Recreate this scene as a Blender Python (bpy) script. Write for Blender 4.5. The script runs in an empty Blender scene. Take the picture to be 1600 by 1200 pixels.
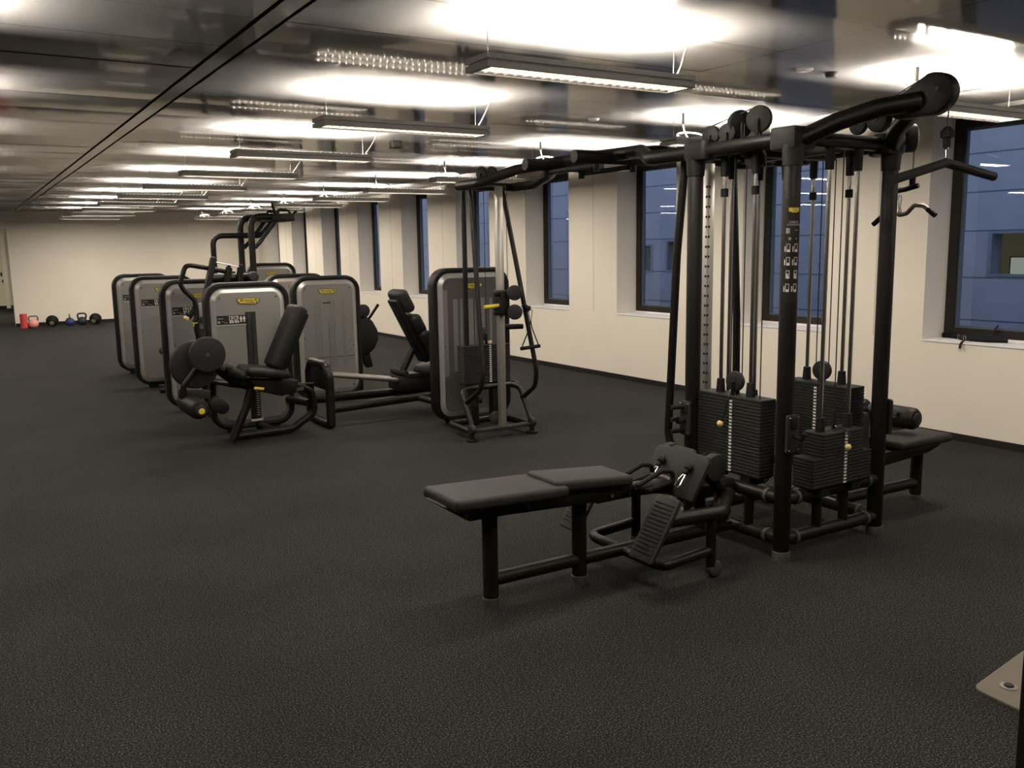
import bpy, bmesh, math, random
from mathutils import Vector, Matrix
random.seed(7)
SC = bpy.context.scene
COL = SC.collection
PI = math.pi
V = Vector

# ---------------------------------------------------------------- tagging
def tag(o, label=None, cat=None, group=None, kind=None):
    if label: o['label'] = label
    if cat: o['category'] = cat
    if group: o['group'] = group
    if kind: o['kind'] = kind
    return o

def thing(name, loc, label, cat, group=None):
    o = bpy.data.objects.new(name, None)
    o.empty_display_size = 0.1
    COL.objects.link(o)
    o.location = loc
    return tag(o, label, cat, group)

def kids(o):
    return [c for c in COL.objects if c.parent is o]

def copy_tree(o, parent=None):
    c = o.copy()
    COL.objects.link(c)
    c.parent = parent
    for ch in kids(o):
        copy_tree(ch, c)
    return c

# ---------------------------------------------------------------- geometry builder
def fillet(pts, r, n=6):
    pts = [V(p) for p in pts]
    out = [pts[0]]
    for i in range(1, len(pts) - 1):
        a, b, c = pts[i-1], pts[i], pts[i+1]
        d1, d2 = (a-b), (c-b)
        l1, l2 = d1.length, d2.length
        if l1 < 1e-6 or l2 < 1e-6: continue
        d1 /= l1; d2 /= l2
        ang = d1.angle(d2)
        if ang > PI - 0.03:
            out.append(b); continue
        rr = r[i-1] if isinstance(r, (list, tuple)) else r
        t = min(rr / math.tan(ang/2), l1*0.49, l2*0.49)
        p0, p1 = b + d1*t, b + d2*t
        for k in range(n+1):
            s = k/n
            out.append(p0*(1-s)**2 + b*2*s*(1-s) + p1*s*s)
    out.append(pts[-1])
    return out

class MB:
    def __init__(s):
        s.v = []; s.f = []
    def add(s, verts, faces):
        o = len(s.v)
        s.v += [V(p) for p in verts]
        s.f += [[i+o for i in f] for f in faces]
        return s
    def bm(s, bm, M=None):
        bm.verts.index_update()
        s.add([(M @ v.co) if M else v.co.copy() for v in bm.verts], [[v.index for v in f.verts] for f in bm.faces])
        bm.free()
        return s
    def box(s, c, size, bev=0.0, seg=2, rot=None):
        bm = bmesh.new()
        bmesh.ops.create_cube(bm, size=1)
        for v in bm.verts:
            v.co = V((v.co.x*size[0], v.co.y*size[1], v.co.z*size[2]))
        if bev > 0:
            bmesh.ops.bevel(bm, geom=bm.edges[:], offset=min(bev, min(size)*0.49), segments=seg, profile=0.5, affect='EDGES')
        M = Matrix.Translation(V(c))
        if rot is not None: M = M @ rot.to_4x4()
        return s.bm(bm, M)
    def bb(s, a, b, bev=0.0, seg=2):
        a, b = V(a), V(b)
        return s.box((a+b)/2, (abs(b.x-a.x), abs(b.y-a.y), abs(b.z-a.z)), bev, seg)
    def tube(s, pts, r, fil=0.0, n=14, caps=True, sx=1.0, ref=None, fn=6):
        pts = fillet(pts, fil, fn) if fil and len(pts) > 2 else [V(p) for p in pts]
        q = [pts[0]]
        for p in pts[1:]:
            if (p-q[-1]).length > 1e-5: q.append(p)
        pts = q
        m = len(pts)
        tan = []
        for i in range(m):
            if i == 0: t = pts[1]-pts[0]
            elif i == m-1: t = pts[-1]-pts[-2]
            else: t = (pts[i+1]-pts[i]).normalized() + (pts[i]-pts[i-1]).normalized()
            tan.append(t.normalized())
        up = V(ref) if ref else (V((0,0,1)) if abs(tan[0].z) < 0.9 else V((1,0,0)))
        u = (up - tan[0]*up.dot(tan[0])).normalized()
        vs, fs = [], []
        for i in range(m):
            if i:
                ax = tan[i-1].cross(tan[i])
                if ax.length > 1e-7:
                    u = Matrix.Rotation(tan[i-1].angle(tan[i]), 3, ax.normalized()) @ u
                u = (u - tan[i]*u.dot(tan[i])).normalized()
            w = tan[i].cross(u)
            rr = r[i] if isinstance(r, (list, tuple)) else r
            for k in range(n):
                a = 2*PI*k/n
                vs.append(pts[i] + u*math.cos(a)*rr*sx + w*math.sin(a)*rr)
        for i in range(m-1):
            for k in range(n):
                k2 = (k+1) % n
                fs.append([i*n+k, i*n+k2, (i+1)*n+k2, (i+1)*n+k])
        if caps:
            fs.append([k for k in range(n)][::-1])
            fs.append([(m-1)*n+k for k in range(n)])
        return s.add(vs, fs)
    def lathe(s, prof, o, axis=(0,0,1), n=24, closed=False):
        # prof: list of (radius, height along the axis)
        o = V(o); ax = V(axis).normalized()
        ref = V((0,0,1)) if abs(ax.z) < 0.9 else V((1,0,0))
        u = (ref - ax*ref.dot(ax)).normalized(); w = ax.cross(u)
        vs, fs = [], []
        for (r, h) in prof:
            for k in range(n):
                a = 2*PI*k/n
                vs.append(o + ax*h + (u*math.cos(a) + w*math.sin(a))*max(r, 1e-5))
        m = len(prof)
        for i in range(m-1):
            for k in range(n):
                k2 = (k+1) % n
                fs.append([i*n+k, i*n+k2, (i+1)*n+k2, (i+1)*n+k])
        if closed:
            for k in range(n):
                k2 = (k+1) % n
                fs.append([(m-1)*n+k, (m-1)*n+k2, k2, k])
        else:
            fs.append([k for k in range(n)][::-1])
            fs.append([(m-1)*n+k for k in range(n)])
        return s.add(vs, fs)
    def cyl(s, a, b, r, bev=0.0, n=24):
        a, b = V(a), V(b); L = (b-a).length
        if bev:
            p = [(r-bev, 0), (r-bev*0.3, bev*0.3), (r, bev), (r, L-bev), (r-bev*0.3, L-bev*0.3), (r-bev, L)]
        else:
            p = [(r, 0), (r, L)]
        return s.lathe(p, a, b-a, n)
    def sphere(s, c, r, n=16, sq=(1,1,1)):
        prof = []
        for i in range(9):
            t = -PI/2 + PI*i/8
            prof.append((r*math.cos(t), r*math.sin(t)))
        m = MB().lathe(prof, (0,0,0), (0,0,1), n)
        return s.add([V((p.x*sq[0], p.y*sq[1], p.z*sq[2])) + V(c) for p in m.v], m.f)
    def prism(s, outline, o, ux, uy, depth, bev=0.0, seg=2, center=True):
        # a flat outline (in ux, uy from o) extruded along ux x uy
        o, ux, uy = V(o), V(ux).normalized(), V(uy).normalized()
        n = ux.cross(uy).normalized()
        bm = bmesh.new()
        b0 = -depth/2 if center else 0
        vv = [bm.verts.new(o + ux*x + uy*y + n*b0) for x, y in outline]
        f = bm.faces.new(vv)
        r = bmesh.ops.extrude_face_region(bm, geom=[f])
        nv = [e for e in r['geom'] if isinstance(e, bmesh.types.BMVert)]
        for v in nv: v.co += n*depth
        bmesh.ops.recalc_face_normals(bm, faces=bm.faces[:])
        if bev > 0:
            bmesh.ops.bevel(bm, geom=bm.edges[:], offset=bev, segments=seg, profile=0.5, affect='EDGES')
        return s.bm(bm)
    def torus(s, c, axis, R, r, n=28, m=8, a0=0, a1=2*PI):
        ax = V(axis).normalized()
        ref = V((0,0,1)) if abs(ax.z) < 0.9 else V((1,0,0))
        u = (ref - ax*ref.dot(ax)).normalized(); w = ax.cross(u)
        pts = [V(c) + (u*math.cos(a0+(a1-a0)*k/n) + w*math.sin(a0+(a1-a0)*k/n))*R for k in range(n+1)]
        return s.tube(pts, r, n=m)
    def build(s, name, mat, parent=None, label=None, origin=None, angle=35, flat=False):
        if parent is not None:
            org = world_origin(parent)
        else:
            org = V(origin) if origin else V((0,0,0))
        me = bpy.data.meshes.new(name)
        me.from_pydata([tuple(p - org) for p in s.v], [], s.f)
        me.update()
        bm = bmesh.new(); bm.from_mesh(me)
        bmesh.ops.recalc_face_normals(bm, faces=bm.faces[:])
        bm.to_mesh(me); bm.free()
        if not flat:
            me.shade_smooth()
            me.set_sharp_from_angle(angle=math.radians(angle))
        me.materials.append(mat)
        o = bpy.data.objects.new(name, me)
        COL.objects.link(o)
        if parent is not None:
            o.parent = parent
        else:
            o.location = org
        if label: o['label'] = label
        return o

def world_origin(o):
    p = V((0,0,0))
    while o is not None:
        p += V(o.location); o = o.parent
    return p

def rrect(w, h, r, n=7, cx=0, cy=0):
    out = []
    for (sx, sy, a) in ((1,1,0), (-1,1,PI/2), (-1,-1,PI), (1,-1,3*PI/2)):
        for k in range(n+1):
            t = a + PI/2*k/n
            out.append((cx + sx*(w/2-r) + r*math.cos(t), cy + sy*(h/2-r) + r*math.sin(t)))
    return out

def text_into(mb, body, o, ux, uy, size, align='CENTER', bold=0.0):
    cu = bpy.data.curves.new('t', 'FONT')
    cu.body = body; cu.size = size; cu.align_x = align; cu.align_y = 'CENTER'; cu.offset = bold
    ob = bpy.data.objects.new('t', cu); COL.objects.link(ob)
    dg = bpy.context.evaluated_depsgraph_get(); dg.update()
    me = bpy.data.meshes.new_from_object(ob.evaluated_get(dg))
    o, ux, uy = V(o), V(ux).normalized(), V(uy).normalized()
    mb.add([o + ux*v.co.x + uy*v.co.y for v in me.vertices], [list(p.vertices) for p in me.polygons])
    bpy.data.objects.remove(ob); bpy.data.curves.remove(cu); bpy.data.meshes.remove(me)

# ---------------------------------------------------------------- materials
def mat(name):
    m = bpy.data.materials.new(name); m.use_nodes = True
    nt = m.node_tree
    return m, nt, nt.nodes['Principled BSDF'], nt.nodes['Material Output']

def simple(name, rgb, rough=0.5, metal=0.0, bump=0.0, scale=300, var=0.0, spec=0.16, stretch=None, coat=0.0):
    m, nt, b, out = mat(name)
    b.inputs['Base Color'].default_value = (*rgb, 1)
    b.inputs['Roughness'].default_value = rough
    b.inputs['Metallic'].default_value = metal
    b.inputs['Specular IOR Level'].default_value = spec
    b.inputs['Coat Weight'].default_value = coat
    tc = nt.nodes.new('ShaderNodeTexCoord')
    nz = nt.nodes.new('ShaderNodeTexNoise'); nz.inputs['Scale'].default_value = scale; nz.inputs['Detail'].default_value = 3
    if stretch:
        mp = nt.nodes.new('ShaderNodeMapping'); mp.inputs['Scale'].default_value = stretch
        nt.links.new(tc.outputs['Object'], mp.inputs['Vector']); nt.links.new(mp.outputs[0], nz.inputs['Vector'])
    else:
        nt.links.new(tc.outputs['Object'], nz.inputs['Vector'])
    if bump:
        bp = nt.nodes.new('ShaderNodeBump'); bp.inputs['Strength'].default_value = bump; bp.inputs['Distance'].default_value = 0.002
        nt.links.new(nz.outputs['Fac'], bp.inputs['Height']); nt.links.new(bp.outputs[0], b.inputs['Normal'])
    if var:
        cr = nt.nodes.new('ShaderNodeValToRGB')
        cr.color_ramp.elements[0].color = (*[c*(1-var) for c in rgb], 1); cr.color_ramp.elements[0].position = 0.3
        cr.color_ramp.elements[1].color = (*[min(1, c*(1+var)) for c in rgb], 1); cr.color_ramp.elements[1].position = 0.7
        nt.links.new(nz.outputs['Fac'], cr.inputs[0]); nt.links.new(cr.outputs[0], b.inputs['Base Color'])
    return m

def emis(name, rgb, s):
    m = bpy.data.materials.new(name); m.use_nodes = True
    nt = m.node_tree; nt.nodes.clear()
    e = nt.nodes.new('ShaderNodeEmission'); e.inputs[0].default_value = (*rgb, 1); e.inputs[1].default_value = s
    o = nt.nodes.new('ShaderNodeOutputMaterial'); nt.links.new(e.outputs[0], o.inputs[0])
    return m

M = {}
M['black'] = simple('black_powder_coat', (0.0050,0.0046,0.0043), 0.5, 0.0, 0.05, 900, 0.1)
M['tube'] = simple('dark_satin_tube', (0.0065,0.0055,0.0048), 0.40, 0.0, 0.0, 400, 0.08)
M['plastic'] = simple('dark_grey_plastic', (0.0150,0.0152,0.0152), 0.6, 0, 0.05, 700, 0.1)
M['rubber'] = simple('black_rubber', (0.005,0.005,0.005), 0.7, 0, 0.1, 500, 0.15)
M['pad'] = simple('charcoal_vinyl', (0.0165,0.0152,0.0138), 0.6, 0, 0.12, 260, 0.06)
M['padblack'] = simple('black_vinyl', (0.0075,0.0075,0.0075), 0.5, 0, 0.12, 260, 0.08)
M['plate'] = simple('black_iron_plate', (0.0125,0.0123,0.0122), 0.6, 0.0, 0.15, 600, 0.1)
M['chrome'] = simple('chrome', (0.55,0.53,0.50), 0.22, 1.0, 0, 100, 0.03)
M['alu'] = simple('brushed_aluminium', (0.50,0.48,0.45), 0.38, 0.85, 0.03, 60, 0.04, stretch=(30,30,1))
M['silver'] = simple('silver_panel', (0.235,0.226,0.216), 0.42, 0.45, 0.02, 8, 0.03)
M['silverlip'] = simple('silver_lip', (0.46,0.445,0.425), 0.34, 0.55, 0.0, 8, 0.02)
M['smoke'] = simple('smoky_panel', (0.085,0.082,0.079), 0.30, 0.2, 0.0, 5, 0.05)
M['smokelite'] = simple('smoky_panel_pale', (0.20,0.192,0.184), 0.36, 0.3, 0.0, 5, 0.05)
M['yellow'] = simple('yellow_enamel', (0.62,0.50,0.07), 0.45, 0, 0, 50, 0.04)
M['palewood'] = simple('pale_yellow_knob', (0.72,0.55,0.24), 0.4, 0, 0, 50, 0.05)
M['ink'] = simple('black_ink', (0.012,0.011,0.008), 0.6)
M['white'] = simple('white_print', (0.62,0.60,0.57), 0.6)
M['greyprint'] = simple('grey_print', (0.26,0.25,0.24), 0.6)
M['cable'] = simple('black_cable', (0.012,0.012,0.012), 0.4)
M['rail'] = simple('satin_steel', (0.30,0.28,0.26), 0.38, 0.8)
M['steelwire'] = simple('steel_wire', (0.6,0.58,0.55), 0.35, 0.9)
M['whitecord'] = simple('white_cord', (0.80,0.78,0.74), 0.5)
M['fixture'] = simple('grey_lacquer', (0.74,0.72,0.69), 0.45, 0.0, 0, 50, 0.03)
M['louvre'] = simple('satin_louvre', (0.42,0.40,0.37), 0.45, 0.3)
M['frame'] = simple('dark_window_frame', (0.022,0.019,0.017), 0.4, 0.2, 0.03, 300, 0.06)
M['bead'] = simple('window_bead', (0.10,0.13,0.16), 0.4, 0.3)
M['sill'] = simple('white_sill', (0.80,0.78,0.76), 0.4, 0, 0, 40, 0.02)
M['baseboard'] = simple('black_baseboard', (0.012,0.011,0.011), 0.45, 0, 0, 50, 0.1)
M['collar'] = simple('grey_collar', (0.05,0.048,0.045), 0.5, 0, 0, 100, 0.08)
M['beige'] = simple('beige_plate', (0.115,0.099,0.080), 0.6, 0.0, 0.04, 500, 0.04)
M['red'] = simple('red_foam', (0.56,0.075,0.085), 0.8, 0, 0.15, 200, 0.08)
M['pink'] = simple('pink_iron', (0.78,0.33,0.28), 0.4, 0, 0, 50, 0.04)
M['blue'] = simple('blue_iron', (0.035,0.04,0.14), 0.4, 0, 0, 50, 0.06)
M['darkiron'] = simple('dark_iron', (0.018,0.024,0.026), 0.45, 0, 0.05, 300, 0.1)
M['steelhandle'] = simple('steel_handle', (0.20,0.17,0.15), 0.4, 0.8)
M['olive'] = simple('olive_patch', (0.20,0.20,0.07), 0.6)
M['doorwhite'] = simple('white_door_lacquer', (0.70,0.68,0.55), 0.45, 0, 0, 30, 0.02)
M['ceilbox'] = simple('dark_sensor', (0.06,0.055,0.05), 0.5)
M['up'] = emis('lamp_up', (1.0,0.92,0.82), 760.0)
M['slot'] = emis('lamp_slots', (1.0,0.93,0.82), 50.0)
M['down'] = emis('lamp_down', (1.0,0.90,0.78), 16.0)

def wall_material():
    m, nt, b, out = mat('cream_wall_paint')
    tc = nt.nodes.new('ShaderNodeTexCoord')
    nz = nt.nodes.new('ShaderNodeTexNoise'); nz.inputs['Scale'].default_value = 1.2; nz.inputs['Detail'].default_value = 4
    nt.links.new(tc.outputs['Object'], nz.inputs['Vector'])
    cr = nt.nodes.new('ShaderNodeValToRGB')
    cr.color_ramp.elements[0].color = (0.72,0.67,0.585,1); cr.color_ramp.elements[0].position = 0.3
    cr.color_ramp.elements[1].color = (0.76,0.71,0.62,1); cr.color_ramp.elements[1].position = 0.7
    nt.links.new(nz.outputs['Fac'], cr.inputs[0]); nt.links.new(cr.outputs[0], b.inputs['Base Color'])
    b.inputs['Roughness'].default_value = 0.75
    n2 = nt.nodes.new('ShaderNodeTexNoise'); n2.inputs['Scale'].default_value = 180
    nt.links.new(tc.outputs['Object'], n2.inputs['Vector'])
    bp = nt.nodes.new('ShaderNodeBump'); bp.inputs['Strength'].default_value = 0.05; bp.inputs['Distance'].default_value = 0.002
    nt.links.new(n2.outputs['Fac'], bp.inputs['Height']); nt.links.new(bp.outputs[0], b.inputs['Normal'])
    return m
M['wall'] = wall_material()

def floor_material():
    m, nt, b, out = mat('speckled_rubber_floor')
    tc = nt.nodes.new('ShaderNodeTexCoord')
    def noise(s, d=2):
        n = nt.nodes.new('ShaderNodeTexNoise'); n.inputs['Scale'].default_value = s; n.inputs['Detail'].default_value = d
        nt.links.new(tc.outputs['Object'], n.inputs['Vector']); return n
    big = noise(0.9, 3); fine = noise(150, 5); vor = nt.nodes.new('ShaderNodeTexVoronoi')
    vor.inputs['Scale'].default_value = 200; nt.links.new(tc.outputs['Object'], vor.inputs['Vector'])
    cr = nt.nodes.new('ShaderNodeValToRGB')
    e = cr.color_ramp.elements
    e[0].color = (0.0018,0.0018,0.0018,1); e[0].position = 0.32
    e[1].color = (0.085,0.084,0.082,1); e[1].position = 0.74
    x = e.new(0.52); x.color = (0.0147,0.0146,0.0144,1)
    nt.links.new(fine.outputs['Fac'], cr.inputs[0])
    c2 = nt.nodes.new('ShaderNodeValToRGB')
    c2.color_ramp.elements[0].color = (0.84,0.84,0.84,1); c2.color_ramp.elements[0].position = 0.35
    c2.color_ramp.elements[1].color = (1.12,1.10,1.07,1); c2.color_ramp.elements[1].position = 0.65
    nt.links.new(big.outputs['Fac'], c2.inputs[0])
    mx = nt.nodes.new('ShaderNodeMix'); mx.data_type = 'RGBA'; mx.blend_type = 'MULTIPLY'; mx.inputs[0].default_value = 1
    nt.links.new(cr.outputs[0], mx.inputs[6]); nt.links.new(c2.outputs[0], mx.inputs[7])
    nt.links.new(mx.outputs[2], b.inputs['Base Color'])
    b.inputs['Roughness'].default_value = 0.95
    b.inputs['Specular IOR Level'].default_value = 0.06
    bp = nt.nodes.new('ShaderNodeBump'); bp.inputs['Strength'].default_value = 0.35; bp.inputs['Distance'].default_value = 0.003
    nt.links.new(vor.outputs['Distance'], bp.inputs['Height']); nt.links.new(bp.outputs[0], b.inputs['Normal'])
    return m
M['floor'] = floor_material()

def ceiling_material():
    m = bpy.data.materials.new('metal_ceiling_panel'); m.use_nodes = True
    nt = m.node_tree; nt.nodes.clear()
    out = nt.nodes.new('ShaderNodeOutputMaterial')
    tc = nt.nodes.new('ShaderNodeTexCoord')
    nz = nt.nodes.new('ShaderNodeTexNoise'); nz.inputs['Scale'].default_value = 1.1; nz.inputs['Detail'].default_value = 1
    nt.links.new(tc.outputs['Object'], nz.inputs['Vector'])
    bp = nt.nodes.new('ShaderNodeBump'); bp.inputs['Strength'].default_value = 0.04; bp.inputs['Distance'].default_value = 0.02
    nt.links.new(nz.outputs['Fac'], bp.inputs['Height'])
    df = nt.nodes.new('ShaderNodeBsdfDiffuse'); df.inputs['Color'].default_value = (0.29,0.283,0.272,1)
    g1 = nt.nodes.new('ShaderNodeBsdfAnisotropic'); g1.inputs['Color'].default_value = (0.80,0.77,0.73,1); g1.inputs['Roughness'].default_value = 0.16
    g2 = nt.nodes.new('ShaderNodeBsdfAnisotropic'); g2.inputs['Color'].default_value = (0.80,0.77,0.73,1); g2.inputs['Roughness'].default_value = 0.06
    for g in (g1, g2): nt.links.new(bp.outputs[0], g.inputs['Normal'])
    m1 = nt.nodes.new('ShaderNodeMixShader'); m1.inputs[0].default_value = 0.80
    nt.links.new(g1.outputs[0], m1.inputs[1]); nt.links.new(g2.outputs[0], m1.inputs[2])
    lw = nt.nodes.new('ShaderNodeLayerWeight'); lw.inputs['Blend'].default_value = 0.5
    pw = nt.nodes.new('ShaderNodeMath'); pw.operation = 'POWER'; pw.inputs[1].default_value = 3.0
    ml = nt.nodes.new('ShaderNodeMath'); ml.operation = 'MULTIPLY_ADD'; ml.inputs[1].default_value = 0.38; ml.inputs[2].default_value = 0.09
    nt.links.new(lw.outputs['Facing'], pw.inputs[0]); nt.links.new(pw.outputs[0], ml.inputs[0])
    m2 = nt.nodes.new('ShaderNodeMixShader')
    nt.links.new(ml.outputs[0], m2.inputs[0]); nt.links.new(df.outputs[0], m2.inputs[1]); nt.links.new(m1.outputs[0], m2.inputs[2])
    nt.links.new(m2.outputs[0], out.inputs[0])
    return m
M['ceiling'] = ceiling_material()

def glass_material():
    m = bpy.data.materials.new('window_glass'); m.use_nodes = True
    nt = m.node_tree; nt.nodes.clear()
    out = nt.nodes.new('ShaderNodeOutputMaterial')
    tr = nt.nodes.new('ShaderNodeBsdfTransparent'); tr.inputs[0].default_value = (0.86,0.90,0.95,1)
    gl = nt.nodes.new('ShaderNodeBsdfGlossy'); gl.inputs['Roughness'].default_value = 0.015; gl.inputs['Color'].default_value = (0.9,0.93,1,1)
    lw = nt.nodes.new('ShaderNodeLayerWeight'); lw.inputs['Blend'].default_value = 0.5
    pw = nt.nodes.new('ShaderNodeMath'); pw.operation = 'POWER'; pw.inputs[1].default_value = 4.0
    ml = nt.nodes.new('ShaderNodeMath'); ml.operation = 'MULTIPLY_ADD'; ml.inputs[1].default_value = 0.85; ml.inputs[2].default_value = 0.07
    nt.links.new(lw.outputs['Facing'], pw.inputs[0]); nt.links.new(pw.outputs[0], ml.inputs[0])
    mx = nt.nodes.new('ShaderNodeMixShader')
    nt.links.new(ml.outputs[0], mx.inputs[0]); nt.links.new(tr.outputs[0], mx.inputs[1]); nt.links.new(gl.outputs[0], mx.inputs[2])
    nt.links.new(mx.outputs[0], out.inputs[0])
    return m
M['glass'] = glass_material()
M['facade'] = simple('grey_facade_panel', (0.145,0.163,0.195), 0.6, 0, 0, 2, 0.06)
M['facadejoint'] = simple('facade_joint', (0.05,0.06,0.08), 0.7)
M['officeglow'] = emis('office_glow', (0.34,0.31,0.17), 0.12)
M['officelit'] = emis('office_lit', (0.80,0.85,0.62), 0.42)
M['officeorange'] = emis('office_orange', (0.62,0.36,0.06), 0.34)
M['screenblue'] = emis('screen_blue', (0.10,0.42,0.95), 0.7)
M['screenwhite'] = emis('screen_pale', (0.70,0.80,0.62), 0.35)
# ================================================================ the room
XW, YB, ZC = 6.99, 24.15, 2.70
X0R, Y0R = -9.0, -4.5

def struct(o, label=None):
    o['kind'] = 'structure'
    if label: o['label'] = label
    return o

fl = MB().bb((X0R-0.2, Y0R-0.2, -0.1), (XW+0.45, 33.3, 0)).build('floor', M['floor'], origin=(0,0,0))
struct(fl, 'dark grey speckled rubber sports floor')

# ---- ceiling: long metal panels running towards the windows, each very slightly bowed
def ceiling_strips(mb, xa, xb, y0, pitch, n, jitter):
    rnd = random.Random(int(xa*100)+5)
    for k in range(n):
        ya = y0 + k*pitch; yb = ya + pitch - 0.004
        sag = 0.0022 + jitter*rnd.uniform(-1, 1); tilt = rnd.uniform(-1, 1)*jitter*0.9
        vs, fs = [], []
        S = 8
        for i in range(S+1):
            t = i/S
            z = ZC + sag*(2*t-1)**2 + tilt*(2*t-1)
            y = ya + (yb-ya)*t
            vs += [(xa, y, z), (xb, y, z)]
        for i in range(S):
            fs.append([2*i, 2*i+1, 2*i+3, 2*i+2])
        mb.add(vs, fs)
PITCH = 0.63
NP = 46
cm = MB()
ceiling_strips(cm, X0R, -1.56, -4.61, PITCH, NP, 0.0012)
ceiling_strips(cm, -1.555, 1.262, -4.61, PITCH, NP, 0.0016)
ceiling_strips(cm, 1.405, 3.99, -4.61, PITCH, NP, 0.0010)
ceiling_strips(cm, 3.995, 6.25, -4.61, PITCH, NP, 0.0010)
cm.add([(1.287, Y0R, ZC), (1.382, Y0R, ZC), (1.382, YB, ZC), (1.287, YB, ZC)], [[0,1,2,3]])
ce = cm.build('ceiling', M['ceiling'], origin=(0,0,0))
struct(ce, 'glossy grey metal panel ceiling')
struct(MB().bb((6.25, Y0R, ZC-0.006), (6.262, YB, ZC+0.01)).build('trim_4', M['sill'], origin=(6.57,0,ZC), flat=True), 'bright metal edge strip of the ceiling')
struct(MB().bb((6.262, Y0R, ZC), (XW+0.1, YB, ZC+0.02)).build('trim_5', simple('plaster_strip', (0.55,0.53,0.49), 0.8), origin=(6.8,0,ZC), flat=True), 'plaster strip between the metal ceiling and the window wall')
bk = MB().bb((X0R-0.2, Y0R-0.2, ZC+0.03), (XW+0.45, 33.3, ZC+0.2)).build('ceiling_slab', M['ink'], origin=(0,0,0))
struct(bk, 'dark void above the ceiling panels')

# ---- window wall
W0, WP, WWID = 4.61, 2.09, 1.07          # far jamb of the first window, pitch, width
SILL, HEAD = 0.822, 2.665
wm = MB()
T = 0.45
wins = [W0 + WP*k for k in range(-3, 10)]
wm.bb((XW, Y0R, 0), (XW+T, YB+0.3, SILL-0.012))
wm.bb((XW, Y0R, HEAD), (XW+T, YB+0.3, ZC+0.05))
prev = Y0R
for yj in wins:
    wm.bb((XW, prev, SILL-0.012), (XW+T, yj-WWID, HEAD))
    prev = yj
wm.bb((XW, prev, SILL-0.012), (XW+T, YB+0.3, HEAD))
wr = wm.build('wall_right', M['wall'], origin=(0,0,0), flat=True)
struct(wr, 'cream painted wall pierced by a row of deep windows')
jm = MB()
for yj in wins[3:]:
    yc = yj + (WP-WWID)*0.47
    if yc < YB: jm.bb((XW-0.0015, yc-0.003, SILL), (XW+0.01, yc+0.003, ZC))
struct(jm.build('trim_1', simple('plaster_joint', (0.42,0.37,0.30), 0.8), origin=(0,0,0), flat=True), 'thin vertical joints between the wall boards')

def make_window(yj):
    ya, yb = yj-WWID, yj
    xf = XW+0.31
    base = (xf, (ya+yb)/2, SILL)
    root = bpy.data.objects.new('window_1', None); COL.objects.link(root); root.location = base
    struct(root, 'dark framed fixed window in a deep white reveal')
    f = MB(); zb, zt = SILL+0.02, HEAD
    w = 0.085
    f.bb((xf, ya, zb), (xf+0.08, ya+w, zt)); f.bb((xf, yb-w, zb), (xf+0.08, yb, zt))
    f.bb((xf, ya+w, zb), (xf+0.08, yb-w, zb+w*0.8)); f.bb((xf, ya+w, zt-w), (xf+0.08, yb-w, zt))
    struct(f.build('window_frame', M['frame'], root, flat=True))
    b = MB(); q = 0.018; za, zc = zb+w*0.8, zt-w
    b.bb((xf+0.02, ya+w, za), (xf+0.06, ya+w+q, zc)); b.bb((xf+0.02, yb-w-q, za), (xf+0.06, yb-w, zc))
    b.bb((xf+0.02, ya+w+q, za), (xf+0.06, yb-w-q, za+q)); b.bb((xf+0.02, ya+w+q, zc-q), (xf+0.06, yb-w-q, zc))
    struct(b.build('window_trim', M['bead'], root, flat=True))
    g = MB(); xg = xf+0.045
    g.add([(xg, ya+w, za), (xg, yb-w, za), (xg, yb-w, zc), (xg, ya+w, zc)], [[0,1,2,3]])
    struct(g.build('window_pane', M['glass'], root, flat=True))
    s = MB().bb((XW-0.006, ya, SILL-0.012), (xf, yb, SILL)).bb((xf-0.001, ya, SILL-0.012), (xf+0.1, yb, SILL+0.02))
    struct(s.build('window_sill', M['sill'], root, flat=True))
    return root
wroot = make_window(wins[0])
ymid0 = wroot.location.y
for i, yj in enumerate(wins[1:]):
    c = copy_tree(wroot)
    c.location.y = yj - WWID/2
    c.name = 'window_%d' % (i+2)

# ---- back wall with a doorway into a corridor, side and front walls
bw = MB()
DX0, DX1, DZ = -0.25, 1.10, 2.285
bw.bb((X0R, YB, 0), (DX0, YB+0.2, ZC+0.05)); bw.bb((DX1, YB, 0), (XW, YB+0.2, ZC+0.05)); bw.bb((DX0, YB, DZ), (DX1, YB+0.2, ZC+0.05))
struct(bw.build('wall_back', M['wall'], origin=(0,YB,0), flat=True), 'cream painted end wall of the gym')
struct(MB().bb((X0R-0.2, Y0R, 0), (X0R, YB+0.2, ZC+0.05)).build('wall_left', M['wall'], origin=(X0R,0,0), flat=True), 'cream painted wall on the far left')
struct(MB().bb((X0R, Y0R-0.2, 0), (XW+T, Y0R, ZC+0.05)).build('wall_front', M['wall'], origin=(0,Y0R,0), flat=True), 'cream painted wall behind the viewer')
cw = MB().bb((1.47, YB+0.2, 0), (1.67, 33.2, ZC)).bb((-1.6, YB+0.2, 0), (-1.4, 33.2, ZC)).bb((-1.4, 33.0, 0), (1.47, 33.2, ZC))
struct(cw.build('wall_corridor', M['wall'], origin=(0,30,0), flat=True), 'cream corridor walls beyond the doorway')
dr = bpy.data.objects.new('door_1', None); COL.objects.link(dr); dr.location = (0.8, 32.98, 0)
struct(dr, 'pale door at the end of the corridor')
struct(MB().bb((0.30, 32.95, 0.08), (1.30, 33.0, 2.3), 0.006).build('door_leaf', M['doorwhite'], dr, flat=True))
h = MB(); h.bb((1.22, 32.93, 1.02), (1.26, 32.96, 1.16)); h.tube([(1.24, 32.96, 1.10), (1.24, 32.89, 1.10), (1.12, 32.89, 1.10)], 0.012, 0.02)
struct(h.build('door_handle', M['ceilbox'], dr))
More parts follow.
